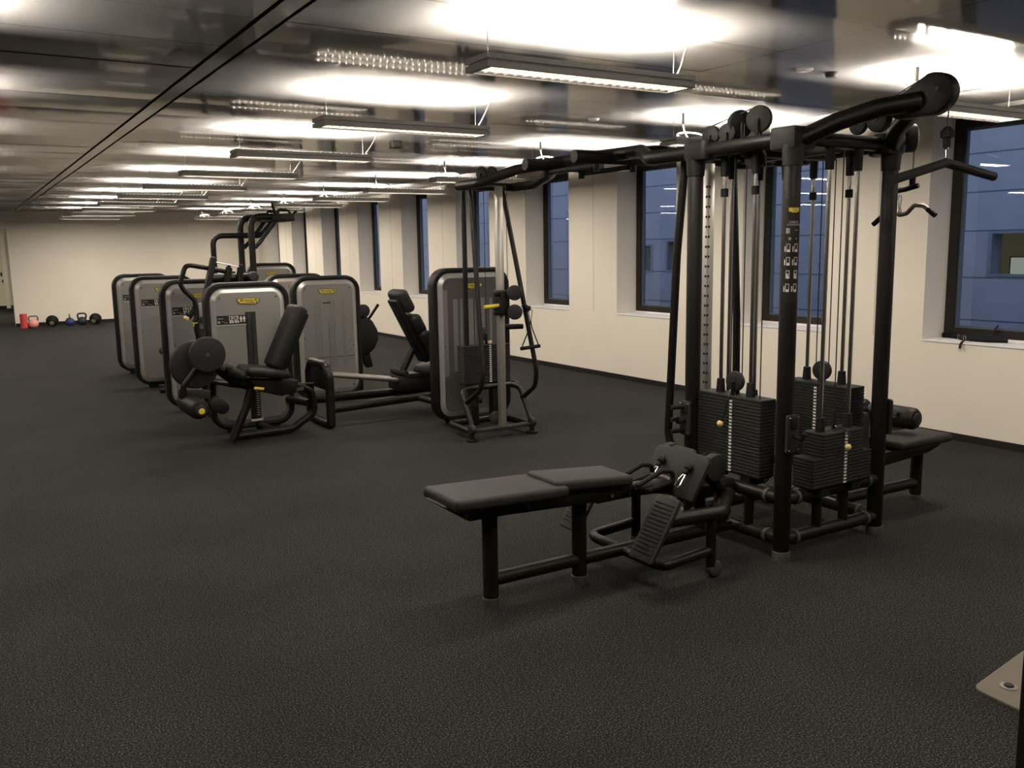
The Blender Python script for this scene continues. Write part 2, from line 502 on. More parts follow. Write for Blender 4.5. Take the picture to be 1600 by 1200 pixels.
struct(MB().bb((1.235, 32.93, 0.82), (1.275, 32.96, 0.92), 0.004).build('lock_plate', M['ceilbox'], dr))
struct(MB().bb((1.30, 32.93, 0), (1.42, 33.0, 2.36)).build('door_frame', M['sill'], dr, flat=True))

bb_ = MB().bb((XW-0.014, Y0R, 0), (XW+0.001, YB, 0.060), 0.002)
struct(bb_.build('baseboard_right', M['baseboard'], origin=(XW,0,0), flat=True), 'black skirting along the window wall')
b2 = MB().bb((DX1, YB-0.014, 0), (XW, YB+0.001, 0.075)).bb((X0R, YB-0.014, 0), (DX0, YB+0.001, 0.075))
struct(b2.build('baseboard_back', M['baseboard'], origin=(0,YB,0), flat=True), 'black skirting along the end wall')
b3 = MB().bb((1.456, YB+0.2, 0), (1.471, 33.0, 0.10)).bb((-1.4, 32.94, 0), (1.47, 32.955, 0.09))
struct(b3.build('baseboard_corridor', M['baseboard'], origin=(0,30,0), flat=True), 'black skirting in the corridor')
cl = MB().bb((-0.5, 28.0, ZC-0.03), (0.7, 29.2, ZC-0.01)).build('corridor_lamp', emis('corridor_lamp_glow', (1,0.93,0.72), 24), origin=(0,28.6,ZC-0.03))
tag(cl, 'glowing square ceiling lamp in the corridor', 'lamp')

# ---- the building across the street
FX = 12.0
fm = MB().bb((FX, -14, -6), (FX+0.5, 7.0-4.0, 12))
fa = MB()
holes = [(4.2, 7.0, 1.165, 1.775), (13.93, 14.22, 1.12, 1.69), (12.3, 13.53, 1.14, 1.76)]
ys = sorted(set([-14.0, 40.0] + [h[0] for h in holes] + [h[1] for h in holes]))
for a, b in zip(ys[:-1], ys[1:]):
    hh = [h for h in holes if h[0] <= a + 1e-6 and h[1] >= b - 1e-6]
    if hh:
        fa.bb((FX, a, -6), (FX+0.4, b, hh[0][2])); fa.bb((FX, a, hh[0][3]), (FX+0.4, b, 12))
    else:
        fa.bb((FX, a, -6), (FX+0.4, b, 12))
struct(fa.build('exterior_wall', M['facade'], origin=(FX,10,0), flat=True), 'blue grey panelled building across the street at dusk')
fj = MB()
for z in (-0.6, 0.0, 0.56, 1.147, 1.785, 2.31, 2.83, 3.4, 4.0, 4.6):
    fj.bb((FX-0.004, -14, z-0.007), (FX+0.01, 40, z+0.007))
for y in range(-12, 40, 3):
    fj.bb((FX-0.004, y-0.5-0.006, -6), (FX+0.01, y-0.5+0.006, 12))
fo = struct(fj.build('trim_2', M['facadejoint'], origin=(FX,10,0), flat=True), 'dark joints between the facade panels')
def office(n, h, m, extra=None):
    r = bpy.data.objects.new('window_%d' % n, None); COL.objects.link(r); r.location = (FX, (h[0]+h[1])/2, h[2])
    struct(r, 'lit office window in the building across the street')
    struct(MB().bb((FX+0.33, h[0], h[2]), (FX+0.36, h[1], h[3])).build('window_pane', m, r, flat=True))
    f = MB(); w = 0.05
    f.bb((FX-0.01, h[0], h[2]), (FX+0.06, h[0]+w, h[3])); f.bb((FX-0.01, h[1]-w, h[2]), (FX+0.06, h[1], h[3]))
    f.bb((FX-0.01, h[0]+w, h[2]), (FX+0.06, h[1]-w, h[2]+w*0.7)); f.bb((FX-0.01, h[0]+w, h[3]-w*0.7), (FX+0.06, h[1]-w, h[3]))
    struct(f.build('window_frame', M['bead'], r, flat=True))
    return r
o1 = office(20, holes[0], M['officeglow']); o2 = office(21, holes[1], M['officelit']); o3 = office(22, holes[2], M['officeorange'])
mon = MB().box((FX+0.25, 6.62, 1.30), (0.03, 0.42, 0.26), 0.004)
mo = mon.build('computer_monitor', M['ink'], origin=(FX+0.25, 6.62, 1.17)); tag(mo, 'bright blue computer screen inside the office across the street', 'monitor')
sc_ = MB(); sc_.add([(FX+0.233, 6.43, 1.185), (FX+0.233, 6.60, 1.185), (FX+0.233, 6.55, 1.415), (FX+0.233, 6.43, 1.415)], [[0,1,2,3]])
sc_.build('screen_picture', M['screenblue'], mo, flat=True)
s2 = MB(); s2.add([(FX+0.234, 6.60, 1.185), (FX+0.234, 6.81, 1.185), (FX+0.234, 6.81, 1.415), (FX+0.234, 6.55, 1.415)], [[0,1,2,3]])
s2.build('screen_picture', M['screenwhite'], mo, flat=True)

struct(MB().bb((XW+0.44, -16, -6.1), (FX+0.3, 42, -6.0)).build('ground_exterior', simple('dark_street', (0.03,0.03,0.032), 0.9), origin=(9.5,10,-6), flat=True), 'dark street below the windows')
struct(MB().bb((XW+0.40, Y0R, -6), (XW+0.44, YB+0.3, 0)).build('exterior_wall_below', M['facade'], origin=(XW+0.4,10,-3), flat=True), 'outside face of the gym building below the floor')
# ---- world: dusk
wd = bpy.data.worlds.new('dusk'); SC.world = wd; wd.use_nodes = True
bgn = wd.node_tree.nodes['Background']
bgn.inputs[0].default_value = (0.335, 0.385, 0.52, 1); bgn.inputs[1].default_value = 4.4

# ================================================================ suspended luminaires
LW, LD, LH = 1.23, 0.20, 0.060
LZ = 2.445
DOWN_W = 27.5
def make_light(label, x0, y0, cord):
    root = thing('pendant_luminaire', (x0+LW/2, y0+LD/2, LZ), label, 'light')
    a, b = x0, x0+LW; c, d = y0, y0+LD
    h = MB()
    for (z0, z1, e) in ((0, 0.027, 0), (0.027, 0.036, 0.010), (0.036, 0.060, 0)):
        t = 0.018
        h.bb((a+e, c+e, LZ+z0), (b-e, c+t, LZ+z1)); h.bb((a+e, d-t, LZ+z0), (b-e, d-e, LZ+z1))
        h.bb((a+e, c+t, LZ+z0), (a+0.03, d-t, LZ+z1)); h.bb((b-0.03, c+t, LZ+z0), (b-e, d-t, LZ+z1))
    h.build('housing', M['fixture'], root, flat=True)
    l = MB()
    n = 22
    for i in range(1, n):
        x = a+0.03 + (LW-0.06)*i/n
        l.bb((x-0.002, c+0.02, LZ+0.002), (x+0.002, d-0.02, LZ+0.018))
    for q in (-0.027, 0.027): l.bb((a+0.03, (c+d)/2+q-0.002, LZ+0.002), (b-0.03, (c+d)/2+q+0.002, LZ+0.018))
    # sloping mirror sides
    for (yy, s) in ((c+0.019, 1), (d-0.019, -1)):
        l.add([(a+0.03, yy, LZ+0.002), (b-0.03, yy, LZ+0.002), (b-0.03, yy+s*0.02, LZ+0.020), (a+0.03, yy+s*0.02, LZ+0.020)], [[0,1,2,3]])
    l.build('louvre', M['louvre'], root, flat=True)
    e = MB(); e.bb((a+0.04, c+0.04, LZ+0.020), (b-0.04, d-0.04, LZ+0.0215)); e.build('lamp', M['down'], root, flat=True)
    r = MB(); r.bb((a+0.03, c+0.018, LZ+0.0225), (b-0.03, d-0.018, LZ+0.025)); r.build('reflector', M['fixture'], root, flat=True)
    u = MB().bb((a+0.05, (c+d)/2-0.018, LZ+0.0255), (b-0.05, (c+d)/2+0.018, LZ+0.028)); u.build('lamp', M['up'], root, flat=True)
    u = MB()
    for i in range(24):
        x = a+0.06 + (LW-0.12)*i/23
        u.bb((x-0.005, d-0.014, LZ+0.0598), (x+0.005, d-0.008, LZ+0.0612))
        u.bb((x-0.003, c+0.008, LZ+0.0598), (x+0.003, c+0.012, LZ+0.0612))
    u.build('light_slot', M['slot'], root, flat=True)
    al = bpy.data.lights.new('luminaire_downlight', 'AREA'); al.shape = 'RECTANGLE'; al.size = LW-0.10; al.size_y = 0.13
    al.energy = DOWN_W; al.color = (1.0, 0.89, 0.755)
    ao = bpy.data.objects.new('luminaire_downlight', al); COL.objects.link(ao); ao.parent = root; ao.location = (0, 0, -0.004)
    for (x, y) in ((a+0.06, (c+d)/2), (b-0.06, (c+d)/2)):
        w = MB()
        w.cyl((x, y, LZ+0.042), (x, y, ZC+0.003), 0.0017, n=6)
        w.build('hanging_wire', M['steelwire'], root)
    if cord == 'short':
        k = MB().tube([(b-0.05, c+0.10, LZ+0.05), (b+0.02, c+0.13, LZ+0.13), (b+0.10, c+0.19, LZ+0.22), (b+0.12, c+0.20, ZC+0.005)], 0.006, 0.05, n=8)
        k.build('power_cord', M['whitecord'], root)
    elif cord == 'coil':
        p = MB().cyl((a+0.16, c+0.10, ZC-0.085), (a+0.16, c+0.10, ZC+0.002), 0.011, n=10); p.build('plug', M['ceilbox'], root)
        k = MB().tube([(a+0.16, c+0.10, ZC-0.08), (a+0.17, c+0.10, LZ+0.13), (a+0.20, c+0.09, LZ+0.07), (a+0.24, c+0.09, LZ+0.055)], 0.005, 0.04, n=8)
        k.torus((a+0.22, c+0.08, LZ+0.085), (-0.15, -0.30, 0.94), 0.105, 0.0065)
        k.build('power_cord', M['whitecord'], root)
    return root
rowA, rowB, rowC = 2.07, 4.93, -1.05
lab_a = ['luminaire nearest the viewer in the row beside the ceiling groove', 'second luminaire from the viewer in the row beside the ceiling groove', 'third luminaire from the viewer in the row beside the ceiling groove', 'fourth luminaire from the viewer in the row beside the ceiling groove', 'fifth luminaire from the viewer in the row beside the ceiling groove', 'sixth luminaire from the viewer in the row beside the ceiling groove', 'seventh luminaire from the viewer in the row beside the ceiling groove', 'eighth luminaire from the viewer in the row beside the ceiling groove', 'ninth luminaire from the viewer in the row beside the ceiling groove', 'hindmost luminaire in the row beside the ceiling groove, by the end wall']
lab_b = ['nearest luminaire of the window row, partly behind the pulley arm', 'second luminaire of the window row, hidden behind the cable tower top', 'third luminaire of the window row, above the pull-up bridge', 'fourth luminaire of the window row, above the cable column', 'fifth luminaire of the window row', 'sixth luminaire of the window row', 'seventh luminaire of the window row', 'eighth luminaire of the window row', 'ninth luminaire of the window row', 'hindmost luminaire of the window row, by the end wall']
LP = 2.07
def brighter(c):            # extra downlight energy added to brighten the end wall
    for ch in kids(c):
        if ch.type == 'LIGHT':
            ch.data = ch.data.copy(); ch.data.energy = DOWN_W*1.7
protoA = make_light(lab_a[0], rowA, 3.51, 'short')
protoA['group'] = 'luminaires beside the ceiling groove'
for k in range(1, 10):
    c = copy_tree(protoA); c.location.y += LP*k; c['label'] = lab_a[k]
    if k >= 8: brighter(c)
protoB = make_light(lab_b[0], rowB, 3.38, 'coil')
protoB['group'] = 'luminaires of the window row'
for k in range(1, 10):
    c = copy_tree(protoB); c.location.y += LP*k; c['label'] = lab_b[k]
    if k >= 8: brighter(c)
protoC = make_light('luminaire of the row left of the picture, seen only by its glow', rowC, 2.22, None)
protoC['group'] = 'luminaires left of the picture'
for k in list(range(1, 10)):
    c = copy_tree(protoC); c.location.y += LP*k
c = copy_tree(protoA); c.location.y -= LP; c['label'] = 'luminaire overhead of the viewer beside the groove, just above the picture'; del c['group']
c = copy_tree(protoB); c.location.y -= LP; c['label'] = 'luminaire overhead by the windows, beyond the right edge of the picture'; del c['group']

# ---- small ceiling fittings
def sensor(x, y, r, h, label, m='fixture'):
    s = MB().lathe([(r, 0), (r, -h*0.4), (r*0.8, -h), (r*0.3, -h*1.05)], (x, y, ZC), (0,0,1), 20)
    o = s.build('ceiling_sensor', M[m], origin=(x, y, ZC)); tag(o, label, 'sensor')
sensor(4.51, 3.85, 0.055, 0.012, 'small flat round ceiling cap left of the metal clip')
sensor(4.75, 3.84, 0.04, 0.03, 'small dark ceiling clip beside the flat round cap', 'ceilbox')
sensor(4.59, 6.08, 0.05, 0.02, 'small round ceiling cap above the pull-up bridge')
bx = MB().box((3.76, 8.17, ZC-0.035), (0.10, 0.10, 0.07), 0.008).build('ceiling_sensor', M['ceilbox'], origin=(3.76, 8.17, ZC)); tag(bx, 'dark square sensor box on the ceiling between the two luminaire rows', 'sensor')
# metal tray along the window wall under the ceiling
# ================================================================ weight machine cabinets
def ring_sweep(mb, w, h, r, cx, cz, y0, y1, t, bev=0.012):
    """rounded rectangular hoop in the x-z plane: t thick in plane, from y0 to y1 in depth"""
    P = rrect(w, h, r, 8, cx, cz); n = len(P)
    prof = []
    hw, hd = t, (y1-y0)
    for (u, v) in ((0, bev), (bev*0.3, bev*0.3), (bev, 0), (hw-bev, 0), (hw-bev*0.3, bev*0.3), (hw, bev), (hw, hd-bev), (hw-bev*0.3, hd-bev*0.3), (hw-bev, hd), (bev, hd), (bev*0.3, hd-bev*0.3), (0, hd-bev)):
        prof.append((u, v))
    vs, fs = [], []
    for i in range(n):
        a = V((P[i-1][0], P[i-1][1])); b = V((P[(i+1) % n][0], P[(i+1) % n][1]))
        t2 = (b-a).normalized(); nx, nz = -t2.y, t2.x         # inward
        for (u, v) in prof:
            vs.append((P[i][0]+nx*u, y0+v, P[i][1]+nz*u))
    m = len(prof)
    for i in range(n):
        i2 = (i+1) % n
        for k in range(m):
            k2 = (k+1) % m
            fs.append([i*m+k, i*m+k2, i2*m+k2, i2*m+k])
    return mb.add(vs, fs)

def inset_panel(mb, w, h, r, cx, cz, levels, y_cap):
    """levels: (inset, y) rings, then capped"""
    vs, fs = [], []
    n = None
    for (ins, y) in levels:
        P = rrect(w-2*ins, h-2*ins, max(r-ins, 0.02), 8, cx, cz); n = len(P)
        vs += [(x, y, z) for x, z in P]
    for L in range(len(levels)-1):
        for k in range(n):
            k2 = (k+1) % n
            fs.append([L*n+k, L*n+k2, (L+1)*n+k2, (L+1)*n+k])
    if y_cap: fs.append([(len(levels)-1)*n+k for k in range(n)])
    return mb.add(vs, fs)

def maker_plate(root, cx, cz, y, s=0.20):
    k = s/0.28
    out = [(-0.135,0.030), (0.08,0.034), (0.10,0.022), (0.14,0.024), (0.132,-0.010), (0.104,-0.008), (0.098,-0.034), (-0.045,-0.036), (-0.05,-0.026), (-0.118,-0.028), (-0.122,0.0), (-0.142,0.004)]
    a = MB().prism([(x*k*1.05, z*k*1.12) for x, z in out], (cx, y, cz), (1,0,0), (0,0,1), 0.004)
    b = a.build('maker_plate', M['ink'], root, label='yellow lettered maker plate with black edge')
    c = MB().prism([(x*k*0.97, z*k*0.96) for x, z in out], (cx, y-0.003, cz), (1,0,0), (0,0,1), 0.003)
    c.build('plate_face', M['yellow'], b)
    t = MB(); text_into(t, 'T', (cx-0.094*k, y-0.0052, cz+0.001), (1,0,0), (0,0,1), 0.050*k, 'CENTER', 0.0006)
    text_into(t, 'ECHNO', (cx-0.030*k, y-0.0052, cz+0.003), (1,0,0), (0,0,1), 0.034*k, 'CENTER', 0.0006)
    text_into(t, 'G', (cx+0.045*k, y-0.0052, cz+0.001), (1,0,0), (0,0,1), 0.050*k, 'CENTER', 0.0006)
    text_into(t, 'YM', (cx+0.088*k, y-0.0052, cz+0.004), (1,0,0), (0,0,1), 0.034*k, 'CENTER', 0.0006)
    t.prism([(-0.04*k,-0.0025), (0.08*k,-0.0025), (0.08*k,0.0025), (-0.04*k,0.0025)], (cx, y-0.0052, cz-0.021*k), (1,0,0), (0,0,1), 0.0004)
    t.build('lettering', M['ink'], b, flat=True)
    return b

def picto_seated(mb, x, y, z, s):
    """tiny white exercise figure: machine frame and a seated body"""
    q = lambda a, b, c, d: mb.add([(x+a*s, y, z+b*s), (x+c*s, y, z+b*s), (x+c*s, y, z+d*s), (x+a*s, y, z+d*s)], [[0,1,2,3]])
    q(-0.5,-0.05,-0.38,0.95); q(-0.38,0.83,0.42,0.95); q(0.3,0.35,0.42,0.83)      # frame
    q(-0.05,0.30,0.18,0.70); q(-0.3,0.0,0.35,0.14); q(-0.42,-0.55,-0.05,-0.1); q(0.1,-0.55,0.45,-0.12)
def picto_body(mb, x, y, z, s):
    q = lambda a, b, c, d: mb.add([(x+a*s, y, z+b*s), (x+c*s, y, z+b*s), (x+c*s, y, z+d*s), (x+a*s, y, z+d*s)], [[0,1,2,3]])
    q(-0.13,0.62,0.13,0.9); q(-0.28,0.0,0.28,0.58); q(-0.2,-0.6,-0.04,-0.02); q(0.04,-0.6,0.2,-0.02)

def placard(root, x0, x1, z0, z1, y):
    b = MB().bb((x0, y-0.002, z0), (x1, y+0.003, z1)).build('instruction_placard', M['ink'], root, label='black exercise placard with white figures')
    MB().bb((x0, y-0.003, z0-0.014), (x1, y+0.003, z0-0.004)).build('placard_edge', M['silverlip'], b)
    w = x1-x0; h = z1-z0; yy = y-0.0026
    g = MB()
    g.add([(x0+0.03*w, yy, z0+0.64*h), (x0+0.22*w, yy, z0+0.64*h), (x0+0.22*w, yy, z0+0.72*h), (x0+0.03*w, yy, z0+0.72*h)], [[0,1,2,3]])
    g.add([(x0+0.03*w, yy, z0+0.14*h), (x0+0.10*w, yy, z0+0.14*h), (x0+0.10*w, yy, z0+0.42*h), (x0+0.03*w, yy, z0+0.42*h)], [[0,1,2,3]])
    g.add([(x0+0.25*w, yy, z0+0.16*h), (x0+0.37*w, yy, z0+0.16*h), (x0+0.37*w, yy, z0+0.22*h), (x0+0.25*w, yy, z0+0.22*h)], [[0,1,2,3]])
    for i in range(4):
        g.add([(x0+(0.15+0.03*i)*w, yy, z0+0.30*h), (x0+(0.165+0.03*i)*w, yy, z0+0.30*h), (x0+(0.165+0.03*i)*w, yy, z0+0.36*h), (x0+(0.15+0.03*i)*w, yy, z0+0.36*h)], [[0,1,2,3]])
    g.build('printed_text', M['greyprint'], b, flat=True)
    f = MB(); s = h*0.52
    picto_seated(f, x0+0.50*w, yy, z0+0.42*h, s); picto_seated(f, x0+0.68*w, yy, z0+0.42*h, s)
    picto_body(f, x0+0.83*w, yy, z0+0.48*h, s*0.85); picto_body(f, x0+0.94*w, yy, z0+0.48*h, s*0.85)
    f.build('exercise_figure', M['white'], b, flat=True)
    return b

def cabinet(root, x0, x1, y, H=1.385, depth=0.13, look='plain', logo=True, screws=True):
    cx, w = (x0+x1)/2, x1-x0
    zb = 0.035; h = H-zb; cz = zb+h/2; r = 0.17; t = 0.045
    ring_sweep(MB(), w, h, r, cx, cz, y, y+depth, t).build('cabinet_frame', M['black'], root)
    fp = MB()
    m = {'plain': 'silver', 'slot': 'silver', 'window': 'silver', 'smoke': 'smoke'}[look]
    yf = y+0.002
    fr = MB(); inset_panel(fr, w, h, r, cx, cz, [(t-0.004, yf+0.02), (t+0.004, yf+0.016), (t+0.046, yf-0.006), (t+0.049, yf-0.006)], False)
    lip = fr.build('panel_lip', M['silverlip'], root, angle=20)
    inset_panel(fp, w, h, r, cx, cz, [(t+0.048, yf-0.006)], True)
    pan = fp.build('front_panel', M[m], root, flat=True)
    bp = MB(); inset_panel(bp, w, h, r, cx, cz, [(t-0.004, y+depth-0.02), (t+0.046, y+depth+0.004), (t+0.05, y+depth+0.004)], True)
    bp.build('rear_panel', M['silver'], root, angle=20)
    yp = yf-0.0065
    if look in ('window',):
        g = MB()
        for i, fx in enumerate((0.30, 0.37, 0.52, 0.58, 0.70)):
            xx = x0 + w*fx
            g.bb((xx, yp-0.001, zb+0.25*h), (xx+(0.022 if i % 2 else 0.045), yp+0.001, zb+0.80*h))
        g.build('panel_stripe', M['smokelite'], pan, flat=True)
        g = MB().bb((cx-0.0015, yp-0.001, zb+0.10*h), (cx+0.0015, yp+0.001, zb+0.62*h)); g.bb((x0+0.12*w, yp-0.001, zb+0.33*h), (x0+0.88*w, yp+0.001, zb+0.335*h))
        g.build('panel_seam', M['plastic'], pan, flat=True)
        g = MB().bb((cx-0.06, yp-0.0015, zb+0.775*h), (cx+0.03, yp+0.001, zb+0.785*h)); g.build('panel_slot', M['ink'], pan, flat=True)
    if look == 'smoke':
        g = MB(); g.bb((x0+0.115*w, yp-0.001, zb+0.30*h), (x0+0.17*w, yp+0.001, zb+0.86*h))
        for fx, ww in ((0.24,0.06), (0.33,0.03), (0.43,0.075), (0.60,0.05), (0.72,0.03)):
            g.bb((x0+fx*w, yp-0.001, zb+0.33*h), (x0+(fx+ww)*w, yp+0.001, zb+0.80*h))
        g.build('panel_stripe', M['smokelite'], pan, flat=True)
        g = MB()
        for fx in (0.395, 0.52):
            g.cyl((x0+fx*w, yp-0.004, zb+0.45*h), (x0+fx*w, yp-0.004, zb+0.80*h), 0.006, n=8)
        g.build('guide_rod', M['chrome'], pan)
    if look == 'slot':
        xs = x0+w*0.455
        sl = MB().bb((xs, yp-0.002, zb+0.06*h), (xs+0.095, yp+0.002, zb+0.80*h), 0.003).build('weight_slot', M['ink'], root)
        g = MB(); g.bb((xs+0.012, yp-0.008, zb+0.42*h), (xs+0.042, yp, zb+0.795*h)); g.bb((xs+0.055, yp-0.008, zb+0.42*h), (xs+0.085, yp, zb+0.795*h))
        g.build('guide_rail', M['plastic'], sl, flat=True)
        g = MB()
        for i in range(17):
            g.bb((xs+0.055, yp-0.0035, zb+(0.085+0.0165*i)*h), (xs+0.085, yp, zb+(0.091+0.0165*i)*h))
        g.build('weight_scale', M['greyprint'], sl, flat=True)
        MB().bb((xs-0.004, yp-0.012, zb+0.048*h), (xs+0.105, yp, zb+0.060*h)).build('slot_foot', M['white'], sl)
    if screws:
        for (sx, sz) in ((x0+0.13, H-0.14), (x1-0.13, H-0.14), (x0+0.105, zb+0.5*h), (x1-0.105, zb+0.42*h), (x0+0.12, zb+0.12), (x1-0.12, zb+0.12)):
            MB().cyl((sx, yp-0.004, sz), (sx, yp+0.001, sz), 0.008, n=10).build('screw', M['collar'], root)
    if logo: maker_plate(root, cx, H-0.17, yp-0.002)
    for sx in (x0+0.2, x1-0.2):
        MB().bb((sx-0.05, y+0.0, 0), (sx+0.05, y+depth, 0.037), 0.006).build('foot', M['rubber'], root)
    return yp

def pad(mb, c, size, rot=None, bev=0.03):
    return mb.box(c, size, bev, 4, rot)

def generic_seat(root, cx, y, face=1):
    """seat, backrest and floor tube of a machine standing in front of its cabinet"""
    f = MB().tube([(cx-0.25*face, y, 0.03), (cx+0.30*face, y, 0.03), (cx+0.36*face, y, 0.1), (cx+0.30*face, y, 0.40)], 0.032, 0.1)
    f.tube([(cx+0.1*face, y, 0.03), (cx+0.02*face, y, 0.42)], 0.03); f.tube([(cx, y, 0.05), (cx, y+0.42, 0.05)], 0.03)
    f.build('base_tube', M['tube'], root)
    pad(MB(), (cx, y, 0.49), (0.40, 0.34, 0.08)).build('seat', M['padblack'], root)
    R = Matrix.Rotation(math.radians(14*face), 3, 'Y')
    pad(MB(), (cx+0.24*face, y, 0.82), (0.09, 0.30, 0.58), R).build('backrest', M['padblack'], root)

# ---- the row on the left, far to near
m1 = thing('weight_machine', (2.19, 13.3, 0), 'silver weight machine cabinet standing farthest back in the left row', 'exercise machine')
yp = cabinet(m1, 1.81, 2.58, 13.30); placard(m1, 1.93, 2.28, 1.02, 1.10, yp); generic_seat(m1, 2.2, 12.8)
m2 = thing('weight_machine', (2.17, 11.7, 0), 'second farthest silver weight machine cabinet in the left row', 'exercise machine')
yp = cabinet(m2, 1.785, 2.555, 11.70); placard(m2, 1.90, 2.25, 1.02, 1.10, yp); generic_seat(m2, 2.2, 11.2)

# ---- press machine, third in the row
m3 = thing('press_machine', (2.14, 9.7, 0), 'weight machine with curved black lever arm, just behind the leg extension machine', 'exercise machine')
yp = cabinet(m3, 1.765, 2.535, 9.70, look='slot'); placard(m3, 1.87, 2.13, 1.02, 1.10, yp)
def polytube(root, name, pts, r, fil=0.06, m='tube', n=12, parent=None):
    return MB().tube(pts, r, fil, n=n).build(name, M[m], parent or root)
def disc(root, name, c, axis, r, th, m='plastic', parent=None, hub=True):
    a = V(axis).normalized(); c = V(c)
    b = th*0.25
    o = MB().lathe([(r-b, -th/2), (r-b*0.3, -th/2+b*0.3), (r, -th/2+b), (r*0.97, 0), (r, th/2-b), (r-b*0.3, th/2-b*0.3), (r-b, th/2)], c, a, 28).build(name, M[m], parent or root)
    if hub:
        MB().cyl(c-a*(th/2+0.006), c+a*(th/2+0.006), r*0.12, 0.002, 10).build('axle_bolt', M['collar'], o)
    return o

# press machine lever
Y = 9.2
polytube(m3, 'lever_arm', [(2.42,Y+0.1,1.44), (2.316,Y,1.465), (2.112,Y,1.510), (1.93,Y,1.545), (1.865,Y,1.36), (1.90,Y,1.29), (1.995,Y,1.19), (2.0,Y,1.02), (1.975,Y,0.97)], 0.024, 0.07)
g = MB().tube([(1.985,Y,1.10), (1.93,Y,1.03), (1.90,Y,1.01)], 0.026, 0.02).build('grip', M['rubber'], m3)
MB().cyl((1.915,Y,1.03), (1.895,Y,1.005), 0.03, 0.004, 14).build('grip_cap', M['palewood'], g)
MB().cyl((1.93,Y-0.02,1.05), (1.89,Y-0.02,1.07), 0.018, 0.003, 12).build('grip_button', M['plastic'], g)
sl = MB().prism(rrect(0.052, 0.40, 0.024, 5), (2.14, Y-0.05, 1.42), (math.cos(-0.27),0,math.sin(-0.27)), (math.sin(0.27),0,math.cos(0.27)), 0.10, 0.012).build('head_pad', M['padblack'], m3)
for (a, b) in (((2.345,Y-0.02,1.505), (2.31,Y-0.02,1.36)), ((2.46,Y-0.02,1.505), (2.44,Y-0.02,1.36))):
    MB().tube([a, b], 0.034, n=8).build('pivot_bracket', M['black'], m3)
    MB().sphere((a[0], a[1], a[2]+0.012), 0.02, 10).build('pivot_knob', M['rubber'], m3)
MB().tube([(2.19,Y-0.03,1.565), (2.345,Y-0.03,1.53), (2.46,Y-0.03,1.50)], 0.006, n=8).build('link_rod', M['steelwire'], m3)
polytube(m3, 'pivot_beam', [(2.18,Y+0.05,1.40), (2.40,Y+0.05,1.40), (2.60,Y+0.1,1.40)], 0.045)
disc(m3, 'pivot_disc', (2.585,Y,1.405), (0,1,0), 0.055, 0.10)
polytube(m3, 'seat_post', [(1.985,Y,0.96), (2.01,Y,0.78), (2.05,Y,0.03)], 0.028, 0.05)
MB().bb((1.96,Y-0.02,0.93), (2.0,Y+0.02,0.975), 0.006).build('adjust_lever', M['yellow'], m3)
pc = MB().bb((2.02,Y-0.02,0.90), (2.08,Y+0.04,1.16), 0.01).build('side_column', M['smokelite'], m3)
disc(m3, 'column_knob', (2.05,Y-0.03,0.99), (0,1,0), 0.035, 0.03, parent=pc)
pad(MB(), (2.25,Y,0.50), (0.42,0.36,0.08)).build('seat', M['padblack'], m3)
polytube(m3, 'base_tube', [(2.05,Y,0.035), (2.45,Y,0.035), (2.45,Y+0.5,0.035)], 0.03)

# ---- leg extension machine, front of the left row
m4 = thing('leg_extension_machine', (2.2, 8.0, 0), 'leg extension machine with black seat and roller pad, front of the left row', 'exercise machine')
yp = cabinet(m4, 1.86, 2.632, 8.20, look='slot'); placard(m4, 1.955, 2.215, 1.01, 1.09, yp)
Y = 7.78
a = math.radians(26)
bk = MB(); bk.box((2.445, Y, 0.905), (0.115, 0.33, 0.60), 0.045, 4, Matrix.Rotation(a, 3, 'Y'))
bko = bk.build('backrest', M['padblack'], m4)
MB().box((2.50, Y, 0.885), (0.05, 0.26, 0.50), 0.015, 3, Matrix.Rotation(a, 3, 'Y')).build('backrest_shell', M['black'], bko)
MB().tube([(2.43,Y,0.68), (2.36,Y,0.52)], 0.035, n=10).build('backrest_post', M['black'], m4)
MB().box((2.225, Y, 0.612), (0.39, 0.36, 0.085), 0.038, 4, Matrix.Rotation(math.radians(9), 3, 'Y')).build('seat', M['padblack'], m4)
MB().box((1.97, Y, 0.625), (0.17, 0.34, 0.09), 0.04, 4, Matrix.Rotation(math.radians(28), 3, 'Y')).build('thigh_pad', M['padblack'], m4)
MB().prism([(2.08,0.56), (2.52,0.515), (2.49,0.40), (2.36,0.385), (2.15,0.45)], (0,Y,0), (1,0,0), (0,0,1), 0.16, 0.012).build('seat_carriage', M['black'], m4)
MB().bb((2.50,Y-0.05,0.468), (2.66,Y-0.035,0.480)).bb((2.50,Y-0.05,0.415), (2.57,Y-0.03,0.445)).build('slide_rail', M['chrome'], m4)
MB().cyl((2.09,Y-0.17,0.495), (2.175,Y-0.17,0.480), 0.013, 0.004, 12).build('adjust_lever', M['yellow'], m4)
c1 = disc(m4, 'cam_disc', (1.73,7.66,0.81), (0,1,0), 0.150, 0.06)
c2 = disc(m4, 'cam_disc', (1.655,7.82,0.715), (0,1,0), 0.205, 0.10, hub=False)
MB().tube([(1.76,7.80,0.74), (1.86,7.80,0.66), (1.98,7.80,0.55), (2.1,7.80,0.5)], 0.05, 0.06, n=12).build('cam_arm', M['black'], m4)
polytube(m4, 'roller_arm', [(1.66,7.70,0.72), (1.53,7.70,0.56), (1.52,7.70,0.45)], 0.024, 0.04)
ro = MB().lathe([(0.045,0), (0.075,0.012), (0.085,0.05), (0.085,0.33), (0.075,0.37), (0.045,0.38)], (1.603,7.46,0.375), (-0.12,1,0.1), 20).build('roller_pad', M['padblack'], m4)
MB().cyl((1.606,7.435,0.372), (1.603,7.47,0.375), 0.046, 0.006, 16).build('roller_cap', M['plastic'], ro)
